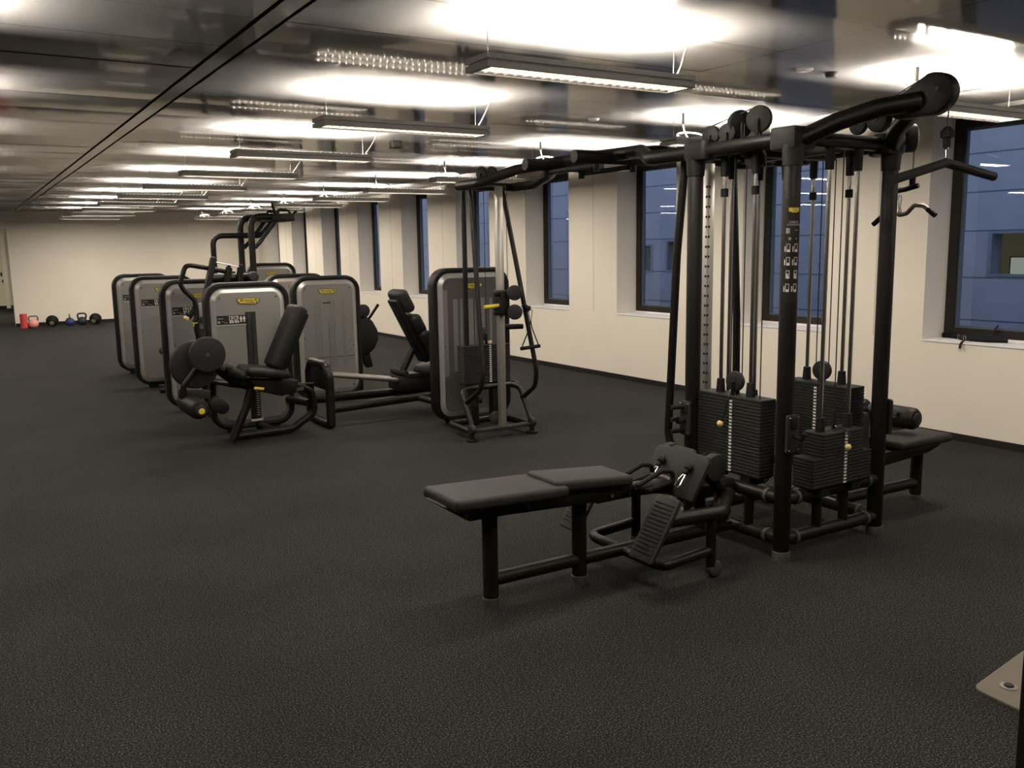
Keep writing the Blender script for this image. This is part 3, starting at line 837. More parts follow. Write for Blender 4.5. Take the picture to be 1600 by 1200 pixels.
MB().cyl((1.6065,7.43,0.3715), (1.606,7.44,0.372), 0.026, 0.003, 14).build('cap_disc', M['yellow'], ro)
MB().box((1.62,7.74,0.475), (0.26,0.05,0.075), 0.012, 2, Matrix.Rotation(math.radians(6), 3, 'Y')).build('roller_adjuster', M['plastic'], m4)
disc(m4, 'stop_roller', (1.775,7.62,0.385), (0,1,0), 0.070, 0.09, 'padblack', hub=False)
disc(m4, 'stop_roller', (1.86,7.80,0.32), (0,1,0), 0.055, 0.05, 'padblack', hub=False)
polytube(m4, 'frame_tube', [(1.90,8.24,0.50), (1.95,7.85,0.515), (2.10,7.80,0.49)], 0.028)
polytube(m4, 'frame_tube', [(2.13,7.80,0.52), (2.07,7.80,0.32), (1.925,7.80,0.02)], 0.038, 0.15)
polytube(m4, 'frame_tube', [(1.95,7.83,0.045), (2.50,7.88,0.050), (2.70,7.86,0.18), (2.68,7.84,0.38), (2.56,7.82,0.44), (2.48,7.80,0.46)], 0.036, 0.10)
polytube(m4, 'frame_tube', [(2.56,8.25,0.27), (2.66,7.87,0.27)], 0.036)
polytube(m4, 'frame_tube', [(2.28,8.22,0.05), (2.32,7.88,0.05)], 0.036)

# ---- right row: leg curl machine, its neighbour behind, leg press
m5 = thing('leg_curl_machine', (3.46, 9.6, 0), 'silver weight machine cabinet with black cam wheel at its right side', 'exercise machine')
cabinet(m5, 3.075, 3.848, 9.45, look='window')
Y = 9.75
disc(m5, 'pulley', (4.0,Y,0.955), (0,1,0), 0.078, 0.06)
MB().prism([(-0.16,0.20), (0.0,0.21), (0.10,0.13), (0.16,0.02), (0.17,-0.08), (0.11,-0.20), (0.02,-0.27), (-0.14,-0.27)], (4.02,Y+0.05,0.70), (1,0,0), (0,0,1), 0.09, 0.02).build('cam_disc', M['black'], m5)
MB().tube([(4.06,Y+0.02,0.84), (4.20,Y+0.02,1.02)], 0.017, n=10).build('lever', M['rubber'], m5)
MB().prism([(-0.05,0.1), (0.04,0.1), (0.075,-0.09), (0.0,-0.10), (-0.05,-0.02)], (4.03,Y+0.05,0.38), (1,0,0), (0,0,1), 0.07, 0.01).build('stop_block', M['black'], m5)
polytube(m5, 'frame_tube', [(3.80,9.56,0.28), (3.93,Y,0.26), (3.93,Y,0.03)], 0.034)
polytube(m5, 'frame_tube', [(3.80,9.56,0.65), (3.95,Y+0.05,0.65), (3.95,Y+0.6,0.6), (3.6,Y+0.6,0.45)], 0.034)
pad(MB(), (3.5,Y+0.5,0.5), (0.5,0.36,0.08)).build('seat', M['padblack'], m5)
polytube(m5, 'seat_post', [(3.5,Y+0.5,0.46), (3.5,Y+0.5,0.0)], 0.04)

m6 = thing('weight_machine', (3.53, 10.7, 0), 'silver weight machine cabinet mostly hidden behind the one with the cam wheel', 'exercise machine')
cabinet(m6, 3.15, 3.92, 10.70); generic_seat(m6, 3.5, 11.35)

m7 = thing('leg_press_machine', (3.6, 8.0, 0), 'leg press machine with black three-part backrest, rails and smoky cabinet', 'exercise machine')
cabinet(m7, 3.71, 4.53, 7.35, H=1.478, look='smoke')
lp = MB(); ring = MB()
# end loop (stands across the rails)
P = [(2.86, 7.86+0.0, 0.05), (2.86, 7.86, 0.50), (2.86, 7.95, 0.60), (2.86, 8.33, 0.60), (2.86, 8.42, 0.50), (2.86, 8.42, 0.05), (2.86, 8.30, 0.035), (2.86, 7.98, 0.035)]
loop = MB()
pts = fillet(P + [P[0]], 0.07, 5)
loop.tube(pts, 0.042, n=12, caps=False); loop.sphere(P[0], 0.042, 12)
loop.bb((2.84, 7.88, 0.36), (2.88, 8.40, 0.60), 0.01)
loop.build('end_frame', M['tube'], m7)
MB().tube([(2.88,8.10,0.49), (4.10,8.10,0.29)], 0.022, n=12).build('slide_rail', M['rail'], m7)
MB().tube([(2.88,8.26,0.49), (4.10,8.26,0.29)], 0.022, n=12).build('slide_rail', M['rail'], m7)
polytube(m7, 'base_bar', [(2.88,7.93,0.175), (3.85,7.93,0.205), (4.15,7.93,0.205)], 0.042)
polytube(m7, 'base_bar', [(2.88,8.38,0.21), (3.62,8.38,0.20), (4.3,8.38,0.2)], 0.042)
polytube(m7, 'base_bar', [(3.80,7.93,0.20), (4.05,7.48,0.12)], 0.036)
polytube(m7, 'base_bar', [(3.95,8.3,0.2), (4.4,7.46,0.2)], 0.036)
MB().prism([(3.66,0.395), (4.2,0.42), (4.25,0.25), (3.66,0.25)], (0,8.18,0), (1,0,0), (0,0,1), 0.34, 0.02).build('seat_carriage', M['black'], m7)
MB().bb((3.70,7.98,0.40), (3.92,8.0,0.43)).cyl((3.72,8.02,0.43), (3.72,8.34,0.43), 0.03, 0.005, 14).cyl((3.98,8.0,0.42), (3.98,8.34,0.42), 0.035, 0.005, 14).build('roller_set', M['rubber'], m7)
polytube(m7, 'back_post', [(3.86,8.15,0.66), (3.73,8.15,0.42)], 0.036)
th = math.radians(-27)
Rb = Matrix.Rotation(th, 3, 'Y')
def along(t, off=0.0):      # t up the back line from the seat
    return V((4.03,8.15,0.58)) + Rb @ V((off,0,t))
bs = MB().box(along(0.33,-0.065), (0.05,0.20,0.72), 0.015, 3, Rb).build('back_shell', M['black'], m7)
for (t, L, w) in ((0.13,0.34,0.42), (0.375,0.21,0.36), (0.635,0.24,0.32)):
    MB().box(along(t,0.01), (0.11,w,L), 0.045, 5, Rb).build('backrest', M['pad'] if t > 0.6 else M['padblack'], m7)
MB().box((4.13,8.15,0.46), (0.36,0.40,0.10), 0.04, 4, Matrix.Rotation(math.radians(-14), 3, 'Y')).build('seat', M['padblack'], m7)
MB().prism(rrect(0.60,0.62,0.06,4), (4.62,8.15,0.72), (0,1,0), (-0.25,0,1), 0.04, 0.008).build('foot_plate', M['plastic'], m7)
polytube(m7, 'foot_plate_post', [(4.66,8.15,0.7), (4.66,8.15,0.05), (4.3,8.15,0.05)], 0.04)

# ---- assisted dip and chin-up machine at the back
m8 = thing('chin_up_machine', (3.95, 13.6, 0), 'tall chin-up and dip machine with black hooped tubes rising behind the cabinets', 'exercise machine')
cabinet(m8, 3.86, 4.63, 14.0, H=1.485)
for yy in (13.12, 13.70):
    polytube(m8, 'upright', [(3.70,yy,0.0), (3.70,yy,2.17), (4.28,yy,2.16)], 0.047, 0.17, n=14)
    polytube(m8, 'brace', [(3.74,yy,1.72), (3.82,yy,1.80), (4.10,yy,2.14)], 0.030, 0.06)
polytube(m8, 'hoop_tube', [(3.22,13.42,0.03), (3.22,13.42,1.90), (3.92,13.42,1.90), (4.14,13.42,2.12)], 0.040, 0.15, n=12)
polytube(m8, 'base_tube', [(3.2,13.1,0.03), (4.0,13.1,0.03), (4.0,14.0,0.03)], 0.04)
polytube(m8, 'base_tube', [(3.2,13.7,0.03), (4.0,13.7,0.03)], 0.04)
MB().bb((4.00,13.05,2.10), (4.34,13.77,2.20), 0.015).build('handle_beam', M['black'], m8)
polytube(m8, 'grip', [(4.10,13.2,2.18), (4.05,13.2,2.37)], 0.02)
polytube(m8, 'grip', [(4.12,13.15,2.18), (4.12,13.15,2.27), (4.28,13.15,2.26), (4.32,13.15,2.16)], 0.02, 0.05)
polytube(m8, 'grip', [(4.30,13.1,2.17), (4.38,13.1,2.25)], 0.02)
polytube(m8, 'grip', [(4.12,13.68,2.18), (4.12,13.68,2.27), (4.28,13.68,2.26), (4.32,13.68,2.16)], 0.02, 0.05)
pad(MB(), (3.42,13.42,0.62), (0.36,0.44,0.09)).build('knee_pad', M['padblack'], m8)
polytube(m8, 'knee_lever', [(3.42,13.42,0.6), (3.7,13.55,0.6)], 0.03)
# ================================================================ helpers for stacks
def weight_stack(root, x0, x1, y0, y1, z0, z1, n, axis, strip_at, face, steps=None, strip=True):
    """plates piled from z0 to z1; face: the side that carries the numbers; steps: (count, shrink) upper plates"""
    cx, cyy = (x0+x1)/2, (y0+y1)/2
    st = MB().bb((x0+0.008, y0+0.008, z0-0.008), (x1-0.008, y1-0.008, z0), 0.002, 1).build('weight_stack', M['rubber'], root)
    for s in (-1, 1):
        base = MB()
        if axis == 'x': base.bb((cx+s*(x1-x0)*0.27-0.035, y0+0.01, z0-0.055), (cx+s*(x1-x0)*0.27+0.035, y1-0.01, z0-0.007))
        else: base.bb((x0+0.01, cyy+s*(y1-y0)*0.27-0.035, z0-0.055), (x1-0.01, cyy+s*(y1-y0)*0.27+0.035, z0-0.007))
        base.build('stack_foot', M['rubber'], st)
    dz = (z1-z0)/n
    first = {}
    for i in range(n):
        small = steps is not None and i >= n-steps[0]
        sh = steps[1] if small else 0
        xx0, xx1, yy0, yy1 = (x0+sh, x1-sh, y0, y1) if axis == 'x' else (x0, x1, y0+sh, y1-sh)
        if small not in first:
            mb = MB().bb((xx0, yy0, z0+i*dz+0.0006), (xx1, yy1, z0+(i+1)*dz-0.0006), 0.0035, 1)
            o = mb.build('weight_plate', M['plate'], st); first[small] = (o, i)
            lab = MB(); zc = z0+(i+0.5)*dz; h = dz*0.28
            if face == '-x': lab.bb((xx0-0.0012, strip_at-0.010, zc-h), (xx0+0.002, strip_at+0.010, zc+h))
            elif face == '-y': lab.bb((strip_at-0.011, yy0-0.0012, zc-h), (strip_at+0.011, yy0+0.002, zc+h))
            lab.build('weight_mark', M['white'], st, flat=True); first[(small, 'l')] = COL.objects[-1]
        else:
            o, k = first[small]
            c = o.copy(); COL.objects.link(c); c.parent = st; c.location = o.location + V((0,0,(i-k)*dz))
            if not (face == '-x' and i >= n-1):
                l = first[(small, 'l')]; c = l.copy(); COL.objects.link(c); c.parent = st; c.location = l.location + V((0,0,(i-k)*dz))
    return st

def rods(root, pts, z0, z1, top=0.06, r=0.011, stop=None):
    for (x, y) in pts:
        rd = MB().cyl((x,y,z0), (x,y,z1), r, n=12).build('guide_rod', M['chrome'], root)
        MB().lathe([(0.026,0), (0.021,0.075), (0.012,0.076)], (x,y,z0), (0,0,1), 14).build('rubber_buffer', M['rubber'], rd)
        MB().lathe([(0.012,0), (0.022,0.002), (0.024,0.11), (0.012,0.112)], (x,y,z1-0.11), (0,0,1), 14).build('rod_sleeve', M['rubber'], rd)
        if stop: MB().lathe([(0.012,0), (0.021,0.001), (0.021,0.045), (0.012,0.046)], (x,y,stop), (0,0,1), 14).build('stop_collar', M['rubber'], rd)

def sling(root, name, pts, r=0.0032):
    return MB().tube(pts, r, n=6).build(name, M['cable'], root)

def pulley(root, c, axis, r, th=0.035, m='plastic', bracket=None):
    p = disc(root, 'pulley', c, axis, r, th, m)
    if bracket is not None:
        a = V(axis).normalized(); c = V(c)
        MB().tube([c - a*(th/2+0.004), V(bracket) - a*(th/2+0.004)], 0.012, n=8).tube([c + a*(th/2+0.004), V(bracket) + a*(th/2+0.004)], 0.012, n=8).build('pulley_bracket', M['black'], p)
    return p

# ================================================================ the four-sided cable tower
tw = thing('cable_tower', (3.955, 3.44, 0), 'black four-post cable tower with weight stacks, nearest equipment to the viewer', 'cable machine')
TX = (3.57, 4.34); TY = (3.10, 3.785)
RC = 0.043
for x in TX:
    for y in TY:
        c = MB().cyl((x,y,0.045), (x,y,2.20), RC, 0.004, 24).build('column', M['black'], tw)
        MB().lathe([(RC+0.004,0), (RC+0.005,0.045), (RC+0.003,0.048), (RC-0.003,0.05)], (x,y,0), (0,0,1), 24).build('foot_collar', M['collar'], c)
        # chunky corner cap
        sx = 1 if x == TX[0] else -1; sy = 1 if y == TY[0] else -1
        k = MB().prism([(-0.050,-0.050), (0.10,-0.052), (0.125,-0.03), (0.125,0.03), (0.055,0.055), (0.03,0.125), (-0.03,0.125), (-0.052,0.10)], (x,y,2.165), (sx,0,0), (0,sy,0), 0.11, 0.016)
        k.lathe([(RC+0.002,0), (RC+0.006,0.002), (RC+0.012,0.10), (RC+0.004,0.11)], (x,y,2.03), (0,0,1), 20)
        k.build('corner_cap', M['plastic'] if (x, y) == (TX[0],TY[0]) else M['black'], c)
def ringed(a, b, r, name='base_beam'):
    a, b = V(a), V(b); d = (b-a).normalized(); L = (b-a).length
    o = MB().cyl(a, b, r, n=20).build(name, M['tube'], tw)
    for t in (0.095, L-0.095):
        MB().lathe([(r+0.001,-0.011), (r+0.006,-0.009), (r+0.006,0.009), (r+0.001,0.011)], a+d*t, d, 20).build('clamp_ring', M['collar'], o)
for z in (0.105, 0.325):
    ringed((TX[0],TY[0],z), (TX[1],TY[0],z), 0.036); ringed((TX[0],TY[1],z), (TX[1],TY[1],z), 0.036)
    ringed((TX[0],TY[0],z), (TX[0],TY[1],z), 0.036); ringed((TX[1],TY[0],z), (TX[1],TY[1],z), 0.036)
for x in (3.84, 4.06):
    MB().cyl((x,TY[0],0.10), (x,TY[0],0.345), 0.026, n=14).build('strut', M['black'], tw)
for y in (3.33, 3.56):
    for x in TX: MB().cyl((x,y,0.10), (x,y,0.345), 0.026, n=14).build('strut', M['black'], tw)
for (a, b) in (((TX[0],TY[0]),(TX[1],TY[0])), ((TX[0],TY[1]),(TX[1],TY[1])), ((TX[0],TY[0]),(TX[0],TY[1])), ((TX[1],TY[0]),(TX[1],TY[1]))):
    MB().cyl((a[0],a[1],2.165), (b[0],b[1],2.165), 0.038, n=20).build('top_beam', M['tube'], tw)
MB().bb((3.60,3.42,2.11), (4.30,3.48,2.17), 0.006).bb((3.9,3.12,2.11), (3.96,3.77,2.17), 0.006).build('pulley_beam', M['black'], tw)
MB().bb((3.62,3.2,0.30), (4.30,3.7,0.335), 0.004).build('base_tray', M['ink'], tw) if False else None

# left stack (serves the rowing bench)
weight_stack(tw, 3.575, 3.695, 3.27, 3.745, 0.395, 0.825, 23, 'y', 3.487, '-x')
rods(tw, [(3.64,3.63), (3.64,3.405)], 0.825, 2.13, stop=1.91)
pulley(tw, (3.625,3.505,0.90), (1,0.15,0), 0.056, 0.036, bracket=(3.625,3.505,0.815))
sling(tw, 'cable', [(3.64,3.47,0.9), (3.64,3.47,2.12)]); sling(tw, 'cable', [(3.64,3.555,0.9), (3.64,3.555,2.12)]); sling(tw, 'cable', [(3.60,3.30,0.35), (3.60,3.30,2.12)])
pn = MB().sphere((3.545,3.535,0.665), 0.018, 14).build('selector_knob', M['palewood'], tw)
MB().tube([(3.545,3.53,0.675), (3.552,3.512,0.72), (3.56,3.50,0.80), (3.59,3.50,0.83)], 0.005, 0.03, n=6).build('knob_cord', M['cable'], pn)
# near stack (serves the pulldown arm)
weight_stack(tw, 3.72, 4.195, 3.03, 3.17, 0.365, 0.655, 16, 'x', 3.975, '-y', steps=(7, 0.075))
rods(tw, [(3.845,3.10), (4.07,3.10)], 0.655, 2.13)
pn = MB().sphere((3.95,3.0,0.575), 0.018, 14).build('selector_knob', M['palewood'], tw)
MB().tube([(3.95,3.0,0.585), (3.965,2.995,0.64), (3.955,3.05,0.675), (3.95,3.08,0.66)], 0.005, 0.03, n=6).build('knob_cord', M['cable'], pn)
pl = MB().cyl((3.955,3.10,0.65), (3.955,3.10,0.76), 0.010, 0.002, 10).build('cable_end', M['rubber'], tw); MB().torus((3.955,3.10,0.665), (1,0.4,0), 0.012, 0.003, 14, 6).build('shackle', M['chrome'], pl)
sling(tw, 'cable', [(3.955,3.10,0.74), (3.955,3.10,2.12)])
# right stack (serves the pulldown seat)
weight_stack(tw, 4.225, 4.355, 3.21, 3.685, 0.395, 0.84, 24, 'y', 3.45, '-x')
rods(tw, [(4.31,3.585), (4.31,3.335)], 0.84, 2.13, stop=1.90)
pulley(tw, (4.31,3.475,0.905), (1,0.15,0), 0.058, 0.036, bracket=(4.31,3.475,0.82))
sling(tw, 'cable', [(4.31,3.43,0.9), (4.31,3.43,2.12)]); sling(tw, 'cable', [(4.31,3.52,0.9), (4.31,3.52,2.12)])
# far stack (serves the adjustable rail)
weight_stack(tw, 3.73, 4.17, 3.70, 3.84, 0.395, 0.70, 14, 'x', 3.95, '-y')
rods(tw, [(3.84,3.77), (4.06,3.77)], 0.70, 2.13)
# pulleys on top
pulley(tw, (3.60,3.70,2.245), (1,0.3,0), 0.052, 0.03, bracket=(3.60,3.70,2.17)); pulley(tw, (3.60,3.575,2.245), (1,0.3,0), 0.05, 0.03, bracket=(3.60,3.575,2.17))
pulley(tw, (3.66,3.545,2.29), (0.2,1,0), 0.075, 0.035, bracket=(3.66,3.545,2.17)); pulley(tw, (3.66,3.41,2.30), (1,0.35,0), 0.070, 0.035, bracket=(3.66,3.41,2.17))
pulley(tw, (3.66,3.43,2.10), (1,0.35,0), 0.058, 0.03)
sling(tw, 'cable', [(3.61,3.70,2.297), (3.67,3.43,2.37)])

# pulldown arm reaching out over the near face
polytube(tw, 'arm_tube', [(3.59,3.09,2.155), (3.72,2.96,2.235), (3.83,2.81,2.287), (3.935,2.66,2.305)], 0.045, 0.20, n=16)
polytube(tw, 'arm_tube', [(4.32,3.09,2.155), (4.19,2.96,2.225), (4.08,2.81,2.275), (3.975,2.66,2.300)], 0.045, 0.20, n=16)
hs = MB().prism([(0.115*math.cos(t)*1.0+0.06, 0.098*math.sin(t)) for t in [(-PI/2+PI*k/14) for k in range(15)]] + [(-0.10+0.055*math.cos(t), -0.015+0.055*math.sin(t)) for t in [(PI/2+PI*k/8) for k in range(9)]], (3.955,2.675,2.318), (0.0,-1,0.16), (0,0.16,1), 0.075, 0.014).build('pulley_housing', M['black'], tw)
for (yy, zz, rr) in ((2.68,2.318,0.013), (2.57,2.345,0.010)):
    MB().cyl((3.907,yy,zz), (4.003,yy,zz), rr, n=12).build('housing_bolt', M['collar'], hs)
disc(tw, 'pulley', (3.955,2.90,2.25), (1,0,0), 0.062, 0.05)
pulley(tw, (3.955,3.02,2.24), (1,0,0), 0.05, 0.03)
sling(tw, 'cable', [(3.955,2.64,2.425), (3.955,2.88,2.325), (3.955,3.05,2.27)])
sling(tw, 'cable', [(3.955,2.535,2.33), (3.955,2.535,2.155)])
# side arm over the pulldown seat
polytube(tw, 'arm_tube', [(4.34,3.16,2.185), (4.50,3.22,2.20), (4.80,3.38,2.25)], 0.04, 0.1, n=14)
polytube(tw, 'arm_tube', [(4.34,3.72,2.185), (4.50,3.66,2.20), (4.80,3.47,2.25)], 0.04, 0.1, n=14)
disc(tw, 'pulley', (4.93,3.40,2.262), (0.75,-0.65,0), 0.084, 0.07, hub=False)
MB().tube([(4.78,3.425,2.25), (4.93,3.41,2.26)], 0.035, n=10).build('pulley_fork', M['black'], tw)
sling(tw, 'cable', [(4.985,3.405,2.21), (4.985,3.405,2.03)])

# hook brackets on the posts
def bracket(x, y, z, d, label=None):
    """accessory bracket on a post; d = outward direction"""
    d = V(d); s = V((-d.y, d.x, 0))
    b = MB().prism(rrect(0.085,0.20,0.012,3), V((x,y,z))+d*(RC+0.006), s, (0,0,1), 0.020, 0.004).build('hook_bracket', M['plastic'], tw)
    h = MB()
    h.prism(rrect(0.05,0.055,0.008,3), V((x,y,z+0.055))+d*(RC+0.018), s, (0,0,1), 0.010, 0.002)
    h.tube([V((x,y,z-0.005))+d*RC, V((x,y,z-0.02))+d*(RC+0.07), V((x,y,z+0.015))+d*(RC+0.085)], 0.012, 0.02, n=8)
    h.build('hook', M['rubber'], b)
    for sz in (-0.085, 0.085):
        for ss in (-0.032, 0.032): MB().sphere(V((x,y,z+sz))+d*(RC+0.018)+s*ss, 0.005, 8).build('bolt', M['chrome'], b)
bracket(3.57, 3.10, 0.685, (0,-1,0)); bracket(4.34, 3.10, 0.68, (0.94,-0.34,0)); bracket(3.57, 3.785, 0.66, (-1,0,0))
b = MB()
for dz in (-0.07, 0.0, 0.07): b.tube([(3.53,3.79,0.66+dz), (3.44,3.82,0.655+dz)], 0.014, n=8)
b.build('hook', M['rubber'], tw)

# instruction strip on the near post
st = MB(); n = 30
a0, a1 = math.radians(185), math.radians(285)
vs, fs = [], []
rr = RC+0.0012
for k in range(n+1):
    t = a0+(a1-a0)*k/n
    vs += [(3.57+rr*math.cos(t), 3.10+rr*math.sin(t), 1.36), (3.57+rr*math.cos(t), 3.10+rr*math.sin(t), 1.87)]
for k in range(n): fs.append([2*k, 2*k+2, 2*k+3, 2*k+1])
st.add(vs, fs)
so = st.build('instruction_strip', M['ink'], tw, label='black exercise strip with white figures on the near post')
def on_post(mb, a, b, c, d):
    """small white rectangle wrapped on the near post: a, c along the arc (m), b, d heights"""
    r2 = RC+0.0020
    def P(u, z):
        t = math.radians(236)+u/RC
        return (3.57+r2*math.cos(t), 3.10+r2*math.sin(t), z)
    nn = max(1, int((c-a)/0.004))
    vs = []
    for i in range(nn+1):
        u = a+(c-a)*i/nn
        vs += [P(u,b), P(u,d)]
    mb.add(vs, [[2*i, 2*i+2, 2*i+3, 2*i+1] for i in range(nn)])
w = MB()
for row in range(4):
    z = 1.625 - row*0.066
    for u in (-0.024, 0.014):
        s = 0.016
        on_post(w, u-0.3*s, z-1.0*s, u-0.15*s, z+1.5*s); on_post(w, u+0.65*s, z-1.0*s, u+0.8*s, z+1.5*s); on_post(w, u-0.3*s, z+1.4*s, u+0.8*s, z+1.55*s)
        on_post(w, u, z-1.0*s, u+0.6*s, z-0.2*s)
        on_post(w, u-0.9*s, z-0.9*s, u-0.6*s, z+0.8*s) if row != 2 else on_post(w, u-0.1*s, z-0.6*s, u+0.4*s, z+0.6*s)
w.build('exercise_figure', M['white'], so, flat=True)
g = MB(); on_post(g, -0.033, 1.70, -0.014, 1.727); on_post(g, 0.008, 1.714, 0.024, 1.719); on_post(g, -0.02, 1.668, -0.008, 1.682); on_post(g, 0.012, 1.672, 0.022, 1.677)
g.build('printed_mark', M['greyprint'], so, flat=True)
yb = MB(); on_post(yb, -0.022, 1.807, 0.030, 1.826); on_post(yb, -0.010, 1.802, 0.020, 1.808)
yb.build('maker_badge', M['yellow'], so, flat=True)
tx = MB(); da = V((math.cos(math.radians(237)), math.sin(math.radians(237)), 0)); ux = V((-da.y, da.x, 0))
text_into(tx, 'CABLE', V((3.57,3.10,1.756))+da*(RC+0.0035), ux, (0,0,1), 0.015); text_into(tx, 'STATIONS', V((3.57,3.10,1.742))+da*(RC+0.0035), ux, (0,0,1), 0.0135)
tx.build('lettering', M['white'], so, flat=True)

# adjustable rail on the far side
rl = MB().bb((3.925,4.05,0.08), (3.98,4.10,2.14), 0.006).build('slotted_rail', M['alu'], tw)
h = MB()
for k in range(24): h.cyl((3.934,4.0492,0.62+k*0.06), (3.934,4.047,0.62+k*0.06), 0.008, n=8); 
for k in range(24): h.cyl((3.9252,4.062,0.62+k*0.06), (3.923,4.062,0.62+k*0.06), 0.008, n=8)
h.build('peg_hole', M['ink'], rl)
polytube(tw, 'guard_tube', [(3.68,3.99,2.16), (3.66,4.03,1.6), (3.66,4.09,0.5), (3.66,4.0,0.28), (3.62,3.85,0.15)], 0.025, 0.15)
polytube(tw, 'guard_tube', [(4.22,4.14,2.16), (4.24,4.10,1.2), (4.24,4.09,0.5), (4.24,4.0,0.28), (4.28,3.85,0.15)], 0.025, 0.15)
polytube(tw, 'base_bar', [(3.57,3.80,0.06), (3.64,4.10,0.06), (4.27,4.10,0.06), (4.34,3.80,0.06)], 0.03, 0.05)
polytube(tw, 'hub_tube', [(3.57,3.83,2.165), (3.57,4.18,2.165), (3.88,4.62,2.265), (3.93,4.80,2.275)], 0.042, 0.15, n=14)
polytube(tw, 'hub_tube', [(4.34,3.83,2.165), (4.34,4.18,2.165), (4.02,4.62,2.265), (3.97,4.80,2.275)], 0.042, 0.15, n=14)
sling(tw, 'cable', [(3.50,3.30,0.16), (3.45,3.45,0.10), (3.60,3.70,0.09)])
sling(tw, 'cable', [(3.54,3.44,0.30), (3.45,3.40,0.25)])

# ---- attachments hanging from the tower
def carabiner(mb, c, u, v, L=0.075, w=0.026, r=0.0038):
    c, u, v = V(c), V(u).normalized(), V(v).normalized()
    P = [c + u*(w*0.5)*x + v*L*0.5*z for x, z in ((-0.35,-1), (0.35,-1), (1,0.55), (0.7,1), (-0.7,1), (-1,0.55))]
    pts = fillet(P+[P[0]], 0.012, 3)
    return mb.tube(pts, r, n=6, caps=False)
hb = thing('angled_pulldown_bar', (3.955,2.535,1.95), 'black angled pulldown bar hanging in front of the right-hand window', 'exercise bar')
polytube(hb, 'bar', [(3.605,2.56,1.925), (3.955,2.535,2.01), (4.31,2.51,1.955)], 0.0215, 0.05, m='rubber', n=14)
MB().lathe([(0.012,0), (0.016,0.005), (0.018,0.045), (0.03,0.05), (0.032,0.075), (0.012,0.098)], (3.955,2.535,2.075), (0,0,1), 16).build('cable_stop', M['rubber'], hb)
ca = MB(); carabiner(ca, (3.955,2.535,2.05), (0.6,0.8,0), (0,0,1), 0.075, 0.03); ca.torus((3.955,2.535,2.016), (0.8,-0.6,0), 0.013, 0.004, 14, 6)
ca.build('carabiner', M['chrome'], hb)

cb = thing('cambered_curl_bar', (4.96,3.41,1.80), 'silver and black wavy curl bar hanging behind the right tower post', 'exercise bar')
polytube(cb, 'bar', [(4.95,3.635,1.765), (4.95,3.54,1.84), (4.95,3.49,1.83), (4.95,3.455,1.812), (4.95,3.41,1.82), (4.95,3.36,1.868), (4.95,3.30,1.862), (4.95,3.225,1.805)], 0.013, 0.03, m='steelhandle', n=12)
MB().tube([(4.95,3.27,1.84), (4.95,3.22,1.801)], 0.016, n=12).build('grip', M['rubber'], cb)
MB().tube([(4.95,3.555,1.828), (4.95,3.64,1.761)], 0.016, n=12).build('grip', M['rubber'], cb)
ca = MB(); carabiner(ca, (4.95,3.46,1.89), (0.4,0.9,0), (0,0,1), 0.085, 0.032); ca.torus((4.95,3.455,1.838), (1,-0.5,0), 0.012, 0.004, 14, 6)
ca.build('carabiner', M['chrome'], cb)
MB().tube([(4.95,3.51,1.955), (4.955,3.46,1.963), (4.965,3.44,1.966), (4.98,3.36,1.985)], 0.016, 0.02, n=10).build('spacer_strap', M['rubber'], cb)
MB().lathe([(0.012,0), (0.018,0.003), (0.018,0.05), (0.028,0.055), (0.03,0.075), (0.012,0.09)], (4.985,3.405,1.985), (0,0,1), 14).build('cable_stop', M['rubber'], cb)

# ---- rowing bench on the left
rb = thing('rowing_bench', (2.4, 3.43, 0), 'long black rowing bench with foot plates, standing left of the cable tower', 'bench')
BY = 3.43
def slab(x0, x1, z0l, z0r, w, th, m, root, name, bev=0.022):
    a = math.atan2(z0l-z0r, x1-x0)
    return MB().box(((x0+x1)/2, BY, (z0l+z0r)/2-th/2), (math.hypot(x1-x0, z0l-z0r), w, th), bev, 4, Matrix.Rotation(a, 3, 'Y')).build(name, m, root)
s1 = slab(1.725, 2.33, 0.580, 0.555, 0.33, 0.055, M['pad'], rb, 'bench_pad')
s2 = slab(2.27, 2.735, 0.578, 0.540, 0.27, 0.055, M['pad'], rb, 'seat_pad')
MB().prism([(1.70,0.545), (1.83,0.455), (1.99,0.452), (2.42,0.430), (2.66,0.425), (2.79,0.465), (2.74,0.495), (2.30,0.515)], (0,BY,0), (1,0,0), (0,0,1), 0.20, 0.014).build('seat_shell', M['black'], rb)
for (x, z) in ((1.81,0.487), (2.13,0.478), (2.26,0.472), (2.62,0.447)):
    MB().cyl((x,BY-0.101,z), (x,BY-0.106,z), 0.009, n=10).build('bolt', M['collar'], rb)
for (x, zt) in ((1.985,0.46), (2.495,0.44)):
    l = MB().cyl((x,BY,0.035), (x,BY,zt), 0.037, n=20).build('leg', M['black'], rb)
    MB().lathe([(0.040,0), (0.041,0.04), (0.037,0.043)], (x,BY,0), (0,0,1), 20).build('foot_collar', M['collar'], l)
polytube(rb, 'lower_bar', [(1.985,BY,0.125), (3.52,BY,0.115)], 0.033, n=16)
polytube(rb, 'main_bar', [(2.66,BY,0.435), (3.02,BY,0.415), (3.30,BY,0.36), (3.53,BY,0.34)], 0.038, 0.1, n=16)
for x in (2.78, 2.93):
    MB().cyl((x,BY-0.036,0.42), (x,BY-0.042,0.42), 0.008, n=10).build('bolt', M['chrome'], rb)
